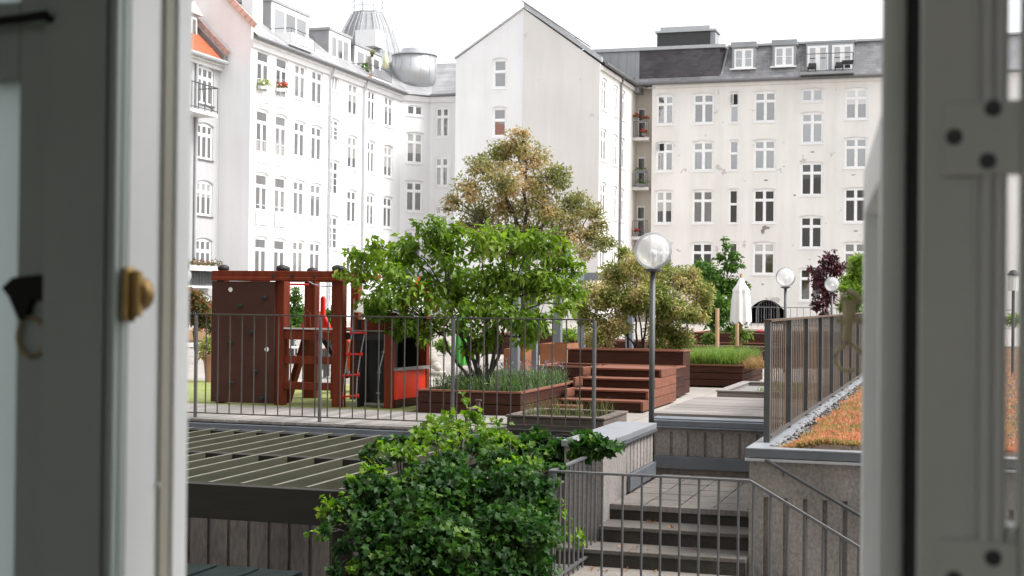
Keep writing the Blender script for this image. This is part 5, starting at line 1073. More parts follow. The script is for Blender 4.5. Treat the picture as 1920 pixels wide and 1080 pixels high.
obj("base_boards", cp, 'redwood', ph); cp = MB().prism([(xq - .03, hy0 - .06, .413), (hx2 + .04, hy1 - .08, .413), (hx2 + .04, hy1 - .08, .445), (xq - .03, hy0 - .06, .445)], (.07, .06, 0)); obj("counter", cp, 'greywood', ph)
obj("back_wall", MB().box(hx0, hx2, hy1 + .06, hy1 + .08, 0, 1.0), 'playdark', ph); obj("side_wall", MB().box(hx0 - .03, hx0, hy0, hy1 - .06, 0.0, .97), 'playdark', ph)
obj("front_panel", MB().box(wx(690, hy0), wx(724, hy0), hy0 + .32, hy0 + .34, 0.08, .97), 'bin', ph); obj("front_lintel", MB().box(wx(678, hy0), wx(729, hy0), hy0 - .01, hy0 + .01, zf_ - .03, zf_ + .10), 'playwood', ph); obj("front_edge", MB().box(wx(648, hy0), wx(724, hy0), hy0 - .04, hy0 - .012, zf_ - .02, zf_ - .002), 'greywood', ph)
obj("threshold", MB().box(wx(686, hy0), wx(724, hy0), hy0 - .02, hy0 + .02, 0.03, 0.055), 'greywood', ph)
obj("grey_board", MB().box(wx(686, hy0), wx(726, hy0), hy0 + .0, hy0 + .02, PY(700, 598, hy0)[2], PY(700, 582, hy0)[2]), 'zincpale', ph)
pk_ = PD(766, 545, 15.6); el, er = PD(738, 592, 15.2), PD(800, 588, 15.8)
rfp = MB().prism([(hx0 - .05, hy0 - .05, 1.05), (hx0 - .05, hy1 + .1, 1.05), (hx0 - .05, (hy0 + hy1) / 2, 1.42)], (hx2 - hx0 + .12, 0, 0)); obj("roof", rfp, 'canvas', ph); obj("roof_edge", MB().obox((hx2 + .09, hy0 - .06, 1.06), (hx2 + .09, (hy0 + hy1) / 2, 1.44), .03, .04, (1, 0, 0)).obox((hx2 + .09, hy1 + .11, 1.06), (hx2 + .09, (hy0 + hy1) / 2, 1.44), .03, .04, (1, 0, 0)), 'red', ph)
gb = MB().prism([(hx2 + .071, hy0 - .02, 1.07), (hx2 + .071, hy1 + .07, 1.07), (hx2 + .071, (hy0 + hy1) / 2, 1.37)], (.01, 0, 0)); obj("gable_board", gb, 'canvas', ph)

# ================================================================== leaves and plants
R0v, F0v, UPv = _r0, _f0, np.array([0, 0, 1.0])
def clump_points(rng, clumps, D, n, deep=1.0, shell=2.2, sub=0, fill=0.3):
    """points through a set of ellipsoid clumps given as (u, v, ru[, rv, depth offset])"""
    cs, tufts = [], []
    for c in clumps:
        u, v, ru = c[:3]; rv = c[3] if len(c) > 3 else ru * 0.8; off = c[4] if len(c) > 4 else (rng.random() - 0.5) * ru * D / FPX * 2.2 * deep
        cs.append((PD(u, v, D + off), ru * D / FPX, rv * D / FPX))
    if sub:
        for c, a, b in cs:
            for _ in range(sub):
                e = rng.normal(size=3); e /= np.linalg.norm(e); e *= rng.random() ** 0.45; k = 0.26 + 0.26 * rng.random()
                tufts.append((c + R0v * e[0] * a * .85 + F0v * e[1] * a * deep * .85 + UPv * e[2] * b * .85, a * k, b * k * .8))
        nt = len(tufts); tufts = tufts + cs
    else: tufts, nt = cs, 0
    w = np.array([c[1] * c[2] for c in tufts])
    if nt: w[:nt] *= (1 - fill) / w[:nt].sum(); w[nt:] *= fill / w[nt:].sum()
    w /= w.sum(); idx = rng.choice(len(tufts), n, p=w)
    d = rng.normal(size=(n, 3)); d /= np.linalg.norm(d, axis=1)[:, None]; r = rng.random(n) ** (1 / shell)
    cen = np.array([c[0] for c in tufts])[idx]; a = np.array([c[1] for c in tufts])[idx]; b = np.array([c[2] for c in tufts])[idx]
    loc = d * r[:, None]
    P = cen + R0v * (loc[:, 0] * a)[:, None] + F0v * (loc[:, 1] * a * deep)[:, None] + UPv * (loc[:, 2] * b)[:, None]
    out = R0v * d[:, [0]] + F0v * d[:, [1]] + UPv * d[:, [2]]
    return P, out, cs
def leaf_mesh(name, P, out, rng, L, Wd, droop=0.35, up=0.6, fold=0.25, jitter=0.35, lobed=False):
    n = len(P); ln = L * (1 + jitter * (rng.random(n) * 2 - 1))
    t = out * 0.7 + rng.normal(size=(n, 3)) * 0.6; t[:, 2] -= droop; t /= np.linalg.norm(t, axis=1)[:, None]
    nn = rng.normal(size=(n, 3)) * 0.55 + out * 0.35; nn[:, 2] += up; nn -= t * (nn * t).sum(1)[:, None]; nn /= np.linalg.norm(nn, axis=1)[:, None]
    s = np.cross(t, nn); wd = ln * Wd / L
    if not lobed:
        prof = [(0, 0, 0), (0.45, 0.5, 1), (1, 0, 0), (0.45, -0.5, 1)]; tris = [(0, 1, 2), (0, 2, 3)]
    else:
        prof = [(0.35, 0, 0), (0.02, 0.05, 0), (0.0, 0.42, .5), (0.30, 0.34, .6), (0.58, 0.52, .9), (0.70, 0.22, .4), (1.02, 0.0, -.4), (0.70, -0.22, .4), (0.58, -0.52, .9), (0.30, -0.34, .6), (0.0, -0.42, .5), (0.02, -0.05, 0)]
        tris = [(0, k, k + 1) for k in range(1, 11)] + [(0, 11, 1)]
    k = len(prof); V = np.empty((n, k, 3))
    for i, (a, b, c) in enumerate(prof): V[:, i] = P + t * (ln * a)[:, None] + s * (wd * b)[:, None] + nn * (wd * fold * c)[:, None]
    T = np.array(tris)[None] + (np.arange(n) * k)[:, None, None]
    me = bpy.data.meshes.new(name); me.vertices.add(n * k); me.vertices.foreach_set('co', V.ravel()); m_ = n * len(tris)
    me.loops.add(m_ * 3); me.loops.foreach_set('vertex_index', T.ravel().astype(np.int32)); me.polygons.add(m_); me.polygons.foreach_set('loop_start', np.arange(0, m_ * 3, 3, dtype=np.int32)); me.update(); me.validate()
    return me
def limb(mb, a, b, r0, r1, rng, sag=0.12, n=6, sides=6):
    a, b = np.array(a, float), np.array(b, float); L_ = np.linalg.norm(b - a); o = rng.normal(size=3) * L_ * sag * 0.5; o[2] += L_ * sag
    pts = [a + (b - a) * t + o * math.sin(math.pi * t) + rng.normal(size=3) * L_ * 0.012 for t in np.linspace(0, 1, n)]; pts[0] = a
    mb.tube(pts, [r0 + (r1 - r0) * t for t in np.linspace(0, 1, n)], sides)
def plant(name, label, cat, base, clumps, D, n, L, Wd, leafmat, seed, stems=None, group=None, deep=1.0, droop=0.35, up=0.6, r0=0.05, lobed=False, shell=2.2, extra=None, twig=3, jit=0.35, sub=9, fill=0.3, barkmat='bark'):
    """a tree or shrub: one trunk mesh (stems, limbs, twigs) and one crown mesh of separate leaves"""
    rng = np.random.default_rng(seed); P, out, cs = clump_points(rng, clumps, D, n, deep, shell, sub, fill)
    t = thing(name, label, cat, tuple(base), group)
    tr = MB(); forks = []
    for (b0, top, ra, rb) in (stems or []):
        limb(tr, b0, top, ra, rb, rng, 0.05, 7, 8); forks.append((np.array(top, float), rb))
    for c, a, b in cs:
        if forks:
            f, rb = min(forks, key=lambda q: np.linalg.norm(q[0] - c) + (0.0 if q[0][2] < c[2] else 0.6)); limb(tr, f, c, rb * 0.75, max(0.004, r0 * 0.10), rng, 0.10)
            for _ in range(twig):
                d = rng.normal(size=3); d /= np.linalg.norm(d); limb(tr, c - (c - f) * 0.25 * rng.random(), c + d * a * 0.85, max(0.005, r0 * 0.16), max(0.002, r0 * 0.05), rng, 0.08, 4, 4)
    if tr.v: obj("trunk", tr, barkmat, t, True)
    link("crown", leaf_mesh("crown", P, out, rng, L, Wd, droop, up, lobed=lobed, jitter=jit), leafmat, t)
    if extra:
        ec, en, em, el, ew = extra; P2, o2, _ = clump_points(rng, [(q[0], q[1], q[2] * 1.45, q[3] * 1.5, q[4]) for q in ec], D, en, deep, 2.0, 7, .25); link("young_leaves", leaf_mesh("young_leaves", P2, o2, rng, el, ew, droop, up, lobed=lobed), em, t)
    return t
def blades(name, pts, h, w, lean, mt, parent=None, seed=1, seg=3, hv=0.4):
    """curved grass blades standing at pts"""
    rng = np.random.default_rng(seed); V, Fc = [], []
    for p in pts:
        a = rng.random() * 2 * math.pi; hh = h * (1 - hv * rng.random()); le = lean * (0.3 + rng.random()); d = np.array([math.cos(a), math.sin(a), 0]); s = np.array([-d[1], d[0], 0]); k = len(V)
        for i in range(seg):
            q = i / seg; c = np.array(p) + d * le * hh * q * q + UPv * hh * q * (1 - 0.25 * le * q); V += [tuple(c + s * w * (1 - q * 0.8)), tuple(c - s * w * (1 - q * 0.8))]
        V.append(tuple(np.array(p) + d * le * hh + UPv * hh * (1 - 0.25 * le)))
        for i in range(seg - 1): Fc.append((k + 2 * i, k + 2 * i + 1, k + 2 * i + 3, k + 2 * i + 2))
        Fc.append((k + 2 * seg - 2, k + 2 * seg - 1, k + 2 * seg))
    mb = MB(); mb.v = V; mb.f = Fc
    return obj(name, mb, mt, parent)
rnd = np.random.default_rng(21)
def inbox(x0, x1, y0, y1, z, n): return [(x0 + (x1 - x0) * a, y0 + (y1 - y0) * b, z) for a, b in rnd.random((n, 2))]

# green tree in the timber planter
TD = 15.4; zb_ = TPH - 0.04
S = lambda u, v, d=TD: PD(u, v, d)
b0, b1, b2 = [np.array([*PD(u, 735, TD)[:2], zb_]) for u in (903, 910, 897)]
fg = [(812, 428, 34), (765, 468, 45), (700, 492, 45), (668, 480, 22), (722, 535, 52), (668, 520, 20), (838, 468, 52), (905, 452, 42), (962, 462, 46), (1012, 452, 40), (1052, 478, 34), (1078, 500, 22), (1052, 545, 44), (1000, 520, 60), (925, 520, 62), (850, 535, 60), (785, 545, 52), (718, 582, 34), (690, 566, 26), (945, 585, 55), (1010, 600, 42), (1062, 575, 26), (880, 590, 45), (765, 605, 28), (742, 622, 18), (820, 600, 36), (905, 640, 30), (985, 632, 28), (795, 632, 18), (875, 655, 22), (640, 508, 14), (700, 455, 16), (850, 425, 20), (958, 430, 18), (1085, 548, 16)]
plant("tree", "fresh green multi stemmed tree spreading over the railing, in the red planter with lavender", "tree", (*b0[:2], zb_), fg, TD, 8200, 0.082, 0.041, 'lf_green', 3,
      [(b0, S(890, 640), .030, .022), (b0, S(870, 600), .026, .018), (b1, S(930, 610), .028, .018), (b1, S(960, 560), .024, .014), (b2, S(840, 560), .024, .013), (b1, S(912, 560), .022, .014), (b2, S(800, 600), .018, .010)], deep=1.0, droop=0.8, up=0.8, r0=.04, shell=2.2, twig=5, sub=11)
# bronze tree behind
BD = 48.0; bb = np.array([*PD(985, 600, BD)[:2], 0.0])
br_ = [(968, 268, 34), (935, 290, 36), (1000, 295, 38), (900, 318, 34), (945, 335, 46), (1010, 345, 46), (1050, 330, 32), (875, 355, 34), (850, 378, 20), (900, 395, 40), (960, 395, 50), (1030, 400, 48), (1080, 385, 38), (1112, 400, 26), (880, 425, 26), (925, 440, 38), (990, 445, 42), (1060, 440, 42), (1110, 445, 34), (1140, 455, 20), (1040, 478, 30), (1095, 475, 22), (980, 250, 14), (838, 392, 10), (1125, 420, 18), (960, 480, 30), (910, 470, 24)]
plant("tree", "tall bronze leaved tree before the white gable, the highest tree in the court", "tree", tuple(bb), br_, BD, 24000, 0.115, 0.055, 'lf_brown', 5,
      [(bb, S(985, 480, BD), .16, .11), (bb, S(1000, 440, BD), .13, .09), (S(985, 480, BD), S(950, 370, BD), .09, .05), (S(985, 480, BD), S(985, 330, BD), .08, .04), (S(1000, 440, BD), S(1050, 400, BD), .07, .04), (S(985, 480, BD), S(905, 420, BD), .06, .03), (S(1000, 470, BD), S(1085, 445, BD), .06, .03)], r0=.14, shell=2.0, deep=0.9, twig=6, sub=20, fill=.2)
# olive flowering shrub in the raised planter
OD = 19.6; sb0 = [np.array([*PD(u, 655, OD)[:2], .56]) for u in (1178, 1192, 1205, 1215)]
sh = [(1190, 498, 32), (1152, 515, 38), (1120, 552, 36), (1235, 520, 40), (1285, 528, 36), (1315, 548, 28), (1325, 575, 16), (1105, 598, 26), (1120, 630, 26), (1165, 562, 46), (1215, 560, 48), (1262, 575, 44), (1300, 590, 28), (1150, 610, 32), (1245, 622, 38), (1280, 632, 24), (1135, 645, 18), (1265, 648, 16), (1170, 475, 14), (1092, 575, 14), (1300, 512, 16), (1230, 645, 16)]
plant("shrub", "broad olive and pinkish flowering shrub behind the nearest lamp post", "shrub", (*sb0[1][:2], .56), sh, OD, 28000, 0.046, 0.026, 'lf_shrub', 8,
      [(sb0[0], S(1165, 575, OD), .016, .010), (sb0[1], S(1185, 560, OD), .016, .010), (sb0[2], S(1215, 570, OD), .016, .010), (sb0[3], S(1245, 575, OD), .014, .009), (sb0[1], S(1150, 600, OD), .012, .007), (sb0[2], S(1200, 540, OD), .013, .008)], r0=.02, shell=2.0, sub=18, fill=.3)
# other trees
GD = 34.0; g0 = np.array([*PD(1342, 640, GD)[:2], 0.2])
plant("tree", "dark green tree with one thin leader, between the olive shrub and the white parasol", "tree", tuple(g0), [(1322, 512, 30), (1345, 535, 34), (1372, 535, 26), (1350, 575, 34), (1325, 560, 26), (1375, 575, 22), (1340, 605, 22), (1310, 505, 16), (1300, 535, 18), (1395, 540, 12), (1362, 462, 9), (1375, 482, 11), (1352, 480, 9), (1385, 497, 8), (1368, 500, 12), (1358, 447, 4), (1372, 610, 14)], GD, 5200, .115, .055, 'lf_deep', 11,
      [(g0, S(1345, 570, GD), .03, .02), (S(1345, 570, GD), S(1360, 460, GD), .016, .004)], r0=.03, shell=2.3)
PDp = 40.0; g0 = np.array([*PD(1541, 620, PDp)[:2], 0])
plant("tree", "small purple leaved plum tree before the cream facade", "tree", tuple(g0), [(1553, 490, 16), (1535, 520, 20), (1566, 505, 18), (1582, 500, 9), (1545, 545, 22), (1538, 570, 16), (1558, 530, 14), (1545, 588, 9), (1552, 478, 8), (1565, 468, 3), (1520, 505, 6), (1556, 560, 12)], PDp, 2700, .11, .055, 'lf_plum', 12, [(g0, S(1543, 560, PDp), .03, .02), (S(1543, 560, PDp), S(1553, 490, PDp), .02, .008)], r0=.03)
g0 = np.array([*PD(1606, 620, 37)[:2], 0])
plant("tree", "light green feathery tree at the right edge, beside the window latch", "tree", tuple(g0), [(1608, 485, 14), (1612, 508, 20), (1595, 528, 22), (1612, 545, 24), (1582, 540, 12), (1600, 570, 24), (1620, 520, 22), (1640, 540, 26), (1585, 575, 14)], 37, 4200, .13, .04, 'lf_green', 13, [(g0, S(1606, 550, 37), .03, .02)], r0=.03)
g0 = np.array([*PD(370, 640, 26)[:2], 0])
plant("shrub", "red tipped evergreen shrub at the left edge behind the terracotta pot", "shrub", tuple(g0), [(362, 562, 22), (385, 575, 18), (352, 590, 24), (392, 598, 13), (375, 605, 20), (340, 575, 22), (350, 548, 10), (330, 600, 24), (398, 618, 8)], 26, 4200, .085, .036, 'lf_red', 14, [(g0, S(366, 600, 26), .02, .012)], r0=.02, up=.3, droop=0)
g0 = np.array([*PD(555, 650, 30)[:2], 0])
plant("shrub", "dark green pointed bush seen between the playground posts", "shrub", tuple(g0), [(555, 560, 10), (552, 585, 18), (560, 608, 22), (545, 615, 20), (618, 590, 12), (622, 610, 14), (590, 612, 18), (555, 545, 5)], 30, 3200, .10, .055, 'lf_deep', 15, [(g0, S(555, 600, 30), .02, .012)], r0=.02)
# vine over the pergola
VD = 9.25
vc = [(850, 868, 36, 26, .5), (930, 862, 40, 28, .6), (785, 905, 50, 34, .3), (890, 842, 22, 16, .8), (985, 895, 30, 26, .5), (820, 880, 30, 24, .4), (705, 925, 48, 34, .1), (650, 950, 28, 18, 0), (868, 925, 85, 60, .2), (965, 920, 68, 52, .2), (780, 968, 80, 60, -.1), (722, 1022, 72, 60, -.2), (855, 1030, 100, 70, -.3), (955, 1010, 82, 70, -.2), (1003, 980, 42, 50, .1), (765, 1085, 80, 60, -.3), (905, 1095, 100, 60, -.4), (1000, 1080, 50, 60, -.1), (700, 1090, 50, 40, -.2), (1010, 930, 28, 40, .3)]
vn = [(850, 800, 26, 16, 1.2), (890, 782, 20, 18, 1.6), (935, 812, 28, 18, 1.4), (812, 790, 14, 10, 1.6), (840, 775, 12, 8, 1.8), (628, 940, 22, 12, 0), (985, 868, 22, 16, .6), (700, 888, 22, 14, .2), (760, 850, 26, 16, .6), (610, 962, 12, 8, 0), (870, 745, 6, 12, 2.0), (1060, 1000, 20, 16, .9), (1085, 1010, 14, 12, 1.1), (1050, 960, 12, 12, .6), (830, 830, 40, 20, .9), (900, 825, 36, 18, 1.0), (960, 880, 30, 18, .4)]
rv_ = np.random.default_rng(77)
for (u, v, d) in [(690, 890, .2), (720, 872, .5), (745, 850, .7), (790, 832, .9), (815, 815, 1.1), (960, 840, 1.0), (985, 850, .9), (1012, 880, .5), (1030, 905, .4), (1038, 945, .3), (625, 975, -.1), (618, 1000, -.2), (645, 1030, -.2), (640, 1065, -.3), (665, 985, 0), (672, 912, .1), (870, 812, 1.2), (905, 838, 1.0), (1035, 1010, .2), (760, 820, .9), (700, 850, .5)]:
    vc.append((u + 8 * rv_.normal(), v + 6 * rv_.normal(), 11 + 8 * rv_.random(), 8 + 6 * rv_.random(), d))
    if rv_.random() < .7: vn.append((u + 12 * rv_.normal(), v - 8 + 6 * rv_.normal(), 7 + 7 * rv_.random(), 5 + 6 * rv_.random(), d))
g0 = np.array([*PD(850, 1300, 9.6)[:2], -2.7])
plant("climbing_vine", "large green vine mounding over the pergola in front of the railing", "vine", tuple(g0), vc, VD, 14000, 0.043, 0.045, 'lf_vine', 17, [(g0, S(850, 960, 9.6), .03, .016), (g0, S(760, 1000, 9.6), .025, .012), (g0, S(950, 960, 9.6), .025, .012)], droop=0.45, up=.75, lobed=True, extra=(vn, 1500, 'lf_vinenew', 0.040, 0.040), r0=.010, shell=3.0, deep=.8, twig=5, sub=24, fill=.2)
ic = [(945, 832, 20, 10, 0), (985, 836, 24, 14, 0), (1020, 832, 24, 14, 0), (1062, 838, 24, 14, -.6), (1090, 842, 22, 14, -1.25), (1115, 838, 20, 12, -1.3), (1140, 840, 14, 8, -1.3), (1158, 836, 9, 5, -1.25), (1100, 820, 12, 7, -1.2), (1040, 850, 24, 14, -.3), (965, 850, 24, 12, 0), (1000, 856, 26, 12, 0), (720, 832, 20, 7, .4), (745, 826, 12, 6, .5), (1085, 820, 10, 8, 0), (1010, 812, 6, 8, .3)]
g0 = np.array([*PD(1040, 860, 11.9)[:2], -.4])
plant("ivy", "dark broad leaved ivy creeping along the slab edge to the pier cap", "ivy", tuple(g0), ic, 11.75, 1150, 0.070, 0.072, 'lf_vine', 18, [(g0, S(1000, 840, 11.7), .008, .005), (g0, S(1090, 846, 10.9), .008, .004)], droop=.35, up=.7, lobed=True, r0=.006, shell=3, deep=.6, twig=1)
# grasses, lavender
t = thing("lavender", "bed of grey green lavender with purple tips in the tree planter", "lavender", (-4.9, 15.1, zb_)); t['kind'] = 'stuff'
lp = inbox(TPX0 + .1, TPX1 - .08, TPY0 + .1, TPY1 - .1, zb_, 1500)
o = blades("stems", lp, 0.31, 0.0045, 0.45, 'lf_lav', t, 31)
fl = MB()
P_ = np.array([(x, y, z + 0.17 + 0.13 * rnd.random()) for x, y, z in inbox(TPX0 + .3, TPX1 - .08, TPY0 + .3, TPY1 - .1, zb_, 170)]); link("flower_tips", leaf_mesh("tips", P_, np.tile([0, 0, 1.0], (len(P_), 1)), rnd, .05, .014, -.6, 0), mat_leaf("lavender flower", [(0, (0.13, 0.11, 0.16)), (1, (0.27, 0.24, 0.31))], .3), t)
P_ = np.array([(x, y, z + 0.02 + 0.14 * rnd.random()) for x, y, z in inbox(TPX0 + .1, TPX1 - .08, TPY0 + .1, TPY1 - .1, zb_, 2600)]); link("leaves", leaf_mesh("leaves", P_, np.tile([0, 0, .6], (len(P_), 1)), rnd, .06, .014, -.3, .2), 'lf_deep', t)
t = tag(blades("thin_grass", inbox(-3.95, -3.17, 12.66, 13.4, .09, 210), 0.24, 0.0035, .5, 'lf_straw', None, 32), "thin upright grass growing in the small grey planter", "grass", kind='stuff')
gp = []
for k in range(5200): a = rnd.random(); gp.append((-3.88 + .86 * rnd.random(), 20.36 + 1.9 * rnd.random(), .27))
t = thing("ornamental_grass", "bright green mounded grass spilling over the red timber planter", "grass", (-3.4, 21, .27)); t['kind'] = 'stuff'; blades("blades", gp, .34, .005, .9, 'lf_grass', t, 33, 4); blades("dry_blades", [(x + .12 + .25 * rnd.random(), y - .1, .26) for x, y, z in inbox(-3.2, -3.0, 20.4, 21.4, 0, 500)], .26, .004, 1.3, mat_leaf("dry blade", [(0, (.20, .13, .05)), (1, (.36, .24, .12))]), t, 34, 4)
tag(blades("weeds", inbox(-2.3, -1.72, 16.6, 18.4, .13, 420), .12, .006, .7, 'lf_grass', None, 35), "low green weeds in the grey trough behind the board platform", "weeds", kind='stuff')
wp = inbox(PXR + .1, -1.6, LY + .1, PYW - .1, -.381, 26) + [(PXR + .265 * i + .008, LY + .05 + .3 * j + .25 * rnd.random(), -.381) for i in range(1, 4) for j in range(6) for _ in range(5)]
tag(blades("joint_weeds", wp, .018, .004, 1.2, 'lf_straw', None, 36), "tiny weeds and moss in the joints of the paved landing", "weeds", kind='stuff')
def bushlet(name, label, cat, u, v, D, r, n, L, mt, seed, z0=None, group=None):
    base = PD(u, v + r * .8, D); t = plant(name, label, cat, tuple(base), [(u, v, r, r * .8, 0)], D, n, L, L * .5, mt, seed, [(base, PD(u, v, D), .006, .004)], group, r0=.008); return t
for i, (u, v, D, r, lab) in enumerate(((1390, 630, 28, 22, "leafy young plant with a stake in the far red planter"), (1290, 640, 28.5, 16, "low seedy plant left of the wooden stake"), (1330, 635, 28.3, 14, "small tufted plant at the foot of the wooden stake"))): bushlet("plant", lab, "plant", u, v, D, r, 500, .07, 'lf_grass' if i != 1 else 'lf_shrub', 40 + i)
for i, (u, v, D, r, lab) in enumerate(((905, 645, 29, 16, "yellow green shrub beyond the trunk of the green tree"), (1065, 628, 30, 18, "light green leafy plant between the blue grey posts"), (830, 648, 31, 14, "pale green plant in the distant red timber box"))): bushlet("plant", lab, "plant", u, v, D, r, 500, .08, 'lf_green', 45 + i)
for u, v0, v1, D, lab in ((1345, 578, 662, 25.5, "pale wooden stake standing in the bright green grass"), (1382, 606, 650, 27.5, "shorter wooden stake in the far red planter")):
    a, b_ = PD(u, v1, D), PD(u, v0, D); tag(obj("wooden_stake", MB().tube([a, b_], .035, 8), 'stake'), lab, "stake")
# sedum roof garden and fallen leaves
rs_ = np.random.default_rng(51); n = 60000; yy = KY + 0.11 + 24 * rs_.random(n) ** 2.4; xx = KX + .20 + 5.7 * rs_.random(n) ** 2.0; hump = .07 * np.clip((xx - KX - .2) / .3, 0, 1)
keep = xx > KX + .27 + .04 * np.sin(yy * 2.3) + .03 * np.sin(yy * 7.1); xx, yy, hump = xx[keep], yy[keep], hump[keep]
cl = .5 + .5 * np.sin(xx * 9 + 2 * np.sin(yy * 3.1)) * np.sin(yy * 4.3 + xx * 3); P_ = np.stack([xx, yy, KZ - .03 + hump + .03 * cl * rs_.random(len(xx))], 1)
oo = rs_.normal(size=(len(xx), 3)) * .5; oo[:, 2] = 1
sd_o = link("sedum", leaf_mesh("sedum", P_, oo, rs_, .034, .013, -.5, 0), 'sedum'); tag(sd_o, "orange red sedum carpet on the flat roof right of the slatted fence", "sedum", kind='stuff')
P_ = []
for u, v, z in ((1223, 978, -.5), (1229, 979, -.5), (1215, 977, -.5), (1180, 1030, -.62), (1190, 1028, -.62), (1215, 1030, -.62), (1165, 1026, -.62), (1125, 1068, -.745), (1135, 1071, -.745), (1110, 1069, -.745), (1170, 1070, -.745), (1180, 1069, -.745), (1225, 1074, -.745), (1245, 874, -.38), (1372, 878, -.38), (1360, 977, -.5), (1260, 990, -.5), (1300, 1032, -.62)):
    for _ in range(3): q = PZ(u + 8 * (rnd.random() - .5), v + 3 * (rnd.random() - .5), z + .006); P_.append(q)
P_ = np.array(P_); oo = rnd.normal(size=P_.shape); oo[:, 2] = 0; tag(link("fallen_leaves", leaf_mesh("fallen", P_, oo, rnd, .03, .02, 0, 1.5), 'lf_dry'), "few dry orange leaves fallen on the concrete steps and path", "leaves", kind='stuff')

# ================================================================== lamps
def lamp(label, u, v, rpx, D, zbase=0.0):
    c = PD(u, v, D); r = rpx * D / FPX
    t = thing("globe_lamp", label, "lamp", (c[0], c[1], zbase), "globe lamps of the court")
    k = r / 0.172
    obj("post", MB().tube([(c[0], c[1], zbase), (c[0], c[1], c[2] - r - .012 * k)], .0255 * k, 14), 'steeldark', t, True)
    obj("collar", MB().lathe([(.03 * k, -.035 * k), (.085 * k, -.014 * k), (.085 * k, .002), (.02 * k, .004)], (c[0], c[1], c[2] - r * .985), 20), 'steeldark', t)
    obj("globe", MB().sphere(tuple(c), r, 40, 24), 'globe', t, True)
    obj("lamp_bulb", MB().lathe([(.012 * k, -r), (.016 * k, -r * .35), (.03 * k, -r * .28), (.04 * k, -r * .08), (.03 * k, .0), (.0001, .012 * k)], tuple(c), 14), 'bulb', t, True)
lamp("nearest clear globe lamp on a grey post, before the olive shrub", 1224.5, 470, 35, 13.15, -.38)
lamp("globe lamp on a dark post above the slatted fence, beside the arched passage", 1473, 519.5, 18.5, 24.5)
lamp("small globe lamp in front of the purple plum tree", 1560, 533, 13.8, 33)
lamp("smallest globe lamp, beside the light green feathery tree", 1606, 546, 10.5, 43)
lamp("globe lamp half hidden behind the white window post at the left", 344, 517, 15, 30)

# ================================================================== small things about the court
# folded white parasol
c = PD(1389, 600, 28); zt = PD(1389, 521, 28)[2]; zl = PD(1389, 606, 28)[2]; k = 28 / FPX
t = thing("folded_parasol", "tall folded white parasol near the arched passage", "parasol", (c[0], c[1], 0))
b = MB(); prof = [(3 * k, zt), (8 * k, zt - .12), (15 * k, zt - .24), (14 * k, zt - .28), (14.5 * k, zt - .33), (16 * k, (zt + zl) / 2), (18 * k, zl)]
base = len(b.v); n = 40
for i, (r, z) in enumerate(prof):
    for j in range(n): w = 2 * math.pi * j / n; q = r * (1 + (.14 if i > 1 else .04) * math.cos(8 * w + (0 if i > 4 else .6))); b.v.append((c[0] + q * math.cos(w), c[1] + q * math.sin(w), z + (.04 * math.cos(8 * w) if i == 6 else 0)))
for i in range(len(prof) - 1):
    for j in range(n): b.f.append((i * n + j, i * n + (j + 1) % n, (i + 1) * n + (j + 1) % n, (i + 1) * n + j))
obj("canopy", b, 'canvas', t, True); obj("pole", MB().tube([(c[0], c[1], 0), (c[0], c[1], zt + .08)], .03, 8), 'stake', t)
c = PD(866, 650, 22.5); k = 22.5 / FPX; zt = PD(866, 560, 22.5)[2]; zl = PD(866, 685, 22.5)[2]
t = thing("folded_parasol", "folded green parasol behind the green tree's trunk", "parasol", (c[0], c[1], 0)); b = MB(); n = 36; prof = [(2 * k, zt), (6 * k, zt - .25), (10 * k, (zt + zl) / 2), (12 * k, zl + .12), (9 * k, zl)]
for i, (r, z) in enumerate(prof):
    for j in range(n): w = 2 * math.pi * j / n; q = r * (1 + .16 * math.cos(7 * w)); b.v.append((c[0] + q * math.cos(w), c[1] + q * math.sin(w), z))
for i in range(len(prof) - 1):
    for j in range(n): b.f.append((i * n + j, i * n + (j + 1) % n, (i + 1) * n + (j + 1) % n, (i + 1) * n + j))
obj("canopy", b, 'greencloth', t, True); obj("pole", MB().tube([(c[0], c[1], 0), (c[0], c[1], zt + .05)], .02, 8), 'steel', t)
# stone figure
c = PD(812, 690, 23); k = 23 / FPX
b = MB().sphere((c[0] - 4 * k, c[1], 27 * k), 13 * k, 20, 12, .95).sphere((c[0] + 10 * k, c[1] - .02, 11 * k), 8 * k, 14, 8, .8).sphere((c[0] + 3 * k, c[1], 16 * k), 10 * k, 14, 8, .8).box(c[0] - 16 * k, c[0] + 20 * k, c[1] - .14, c[1] + .14, 0, 5 * k)
tag(obj("stone_figure", b, 'stone', smooth=True), "pale rounded stone figure on a low slab, right of the playhouse", "sculpture")
# terracotta pot
c = PD(396, 699, 20); k = 20 / FPX
t = thing("plant_pot", "terracotta pot with a leafy plant beside the climbing wall", "plant pot", (c[0], c[1], 0)); zt = PD(396, 664, 20)[2]
obj("pot", MB().lathe([(10 * k, 0), (15.5 * k, zt - .03), (17.5 * k, zt - .03), (17.5 * k, zt), (14.5 * k, zt), (14 * k, zt - .03), (0.0001, zt - .035)], (c[0], c[1], 0), 28), 'terracotta', t)
P_, o_, _ = clump_points(rnd, [(392, 648, 18, 14, 0), (404, 655, 12, 10, 0), (382, 660, 10, 12, 0)], 20, 420); link("plant", leaf_mesh("leaves", P_, o_, rnd, .075, .03, .1, .4), 'lf_shrub', t)
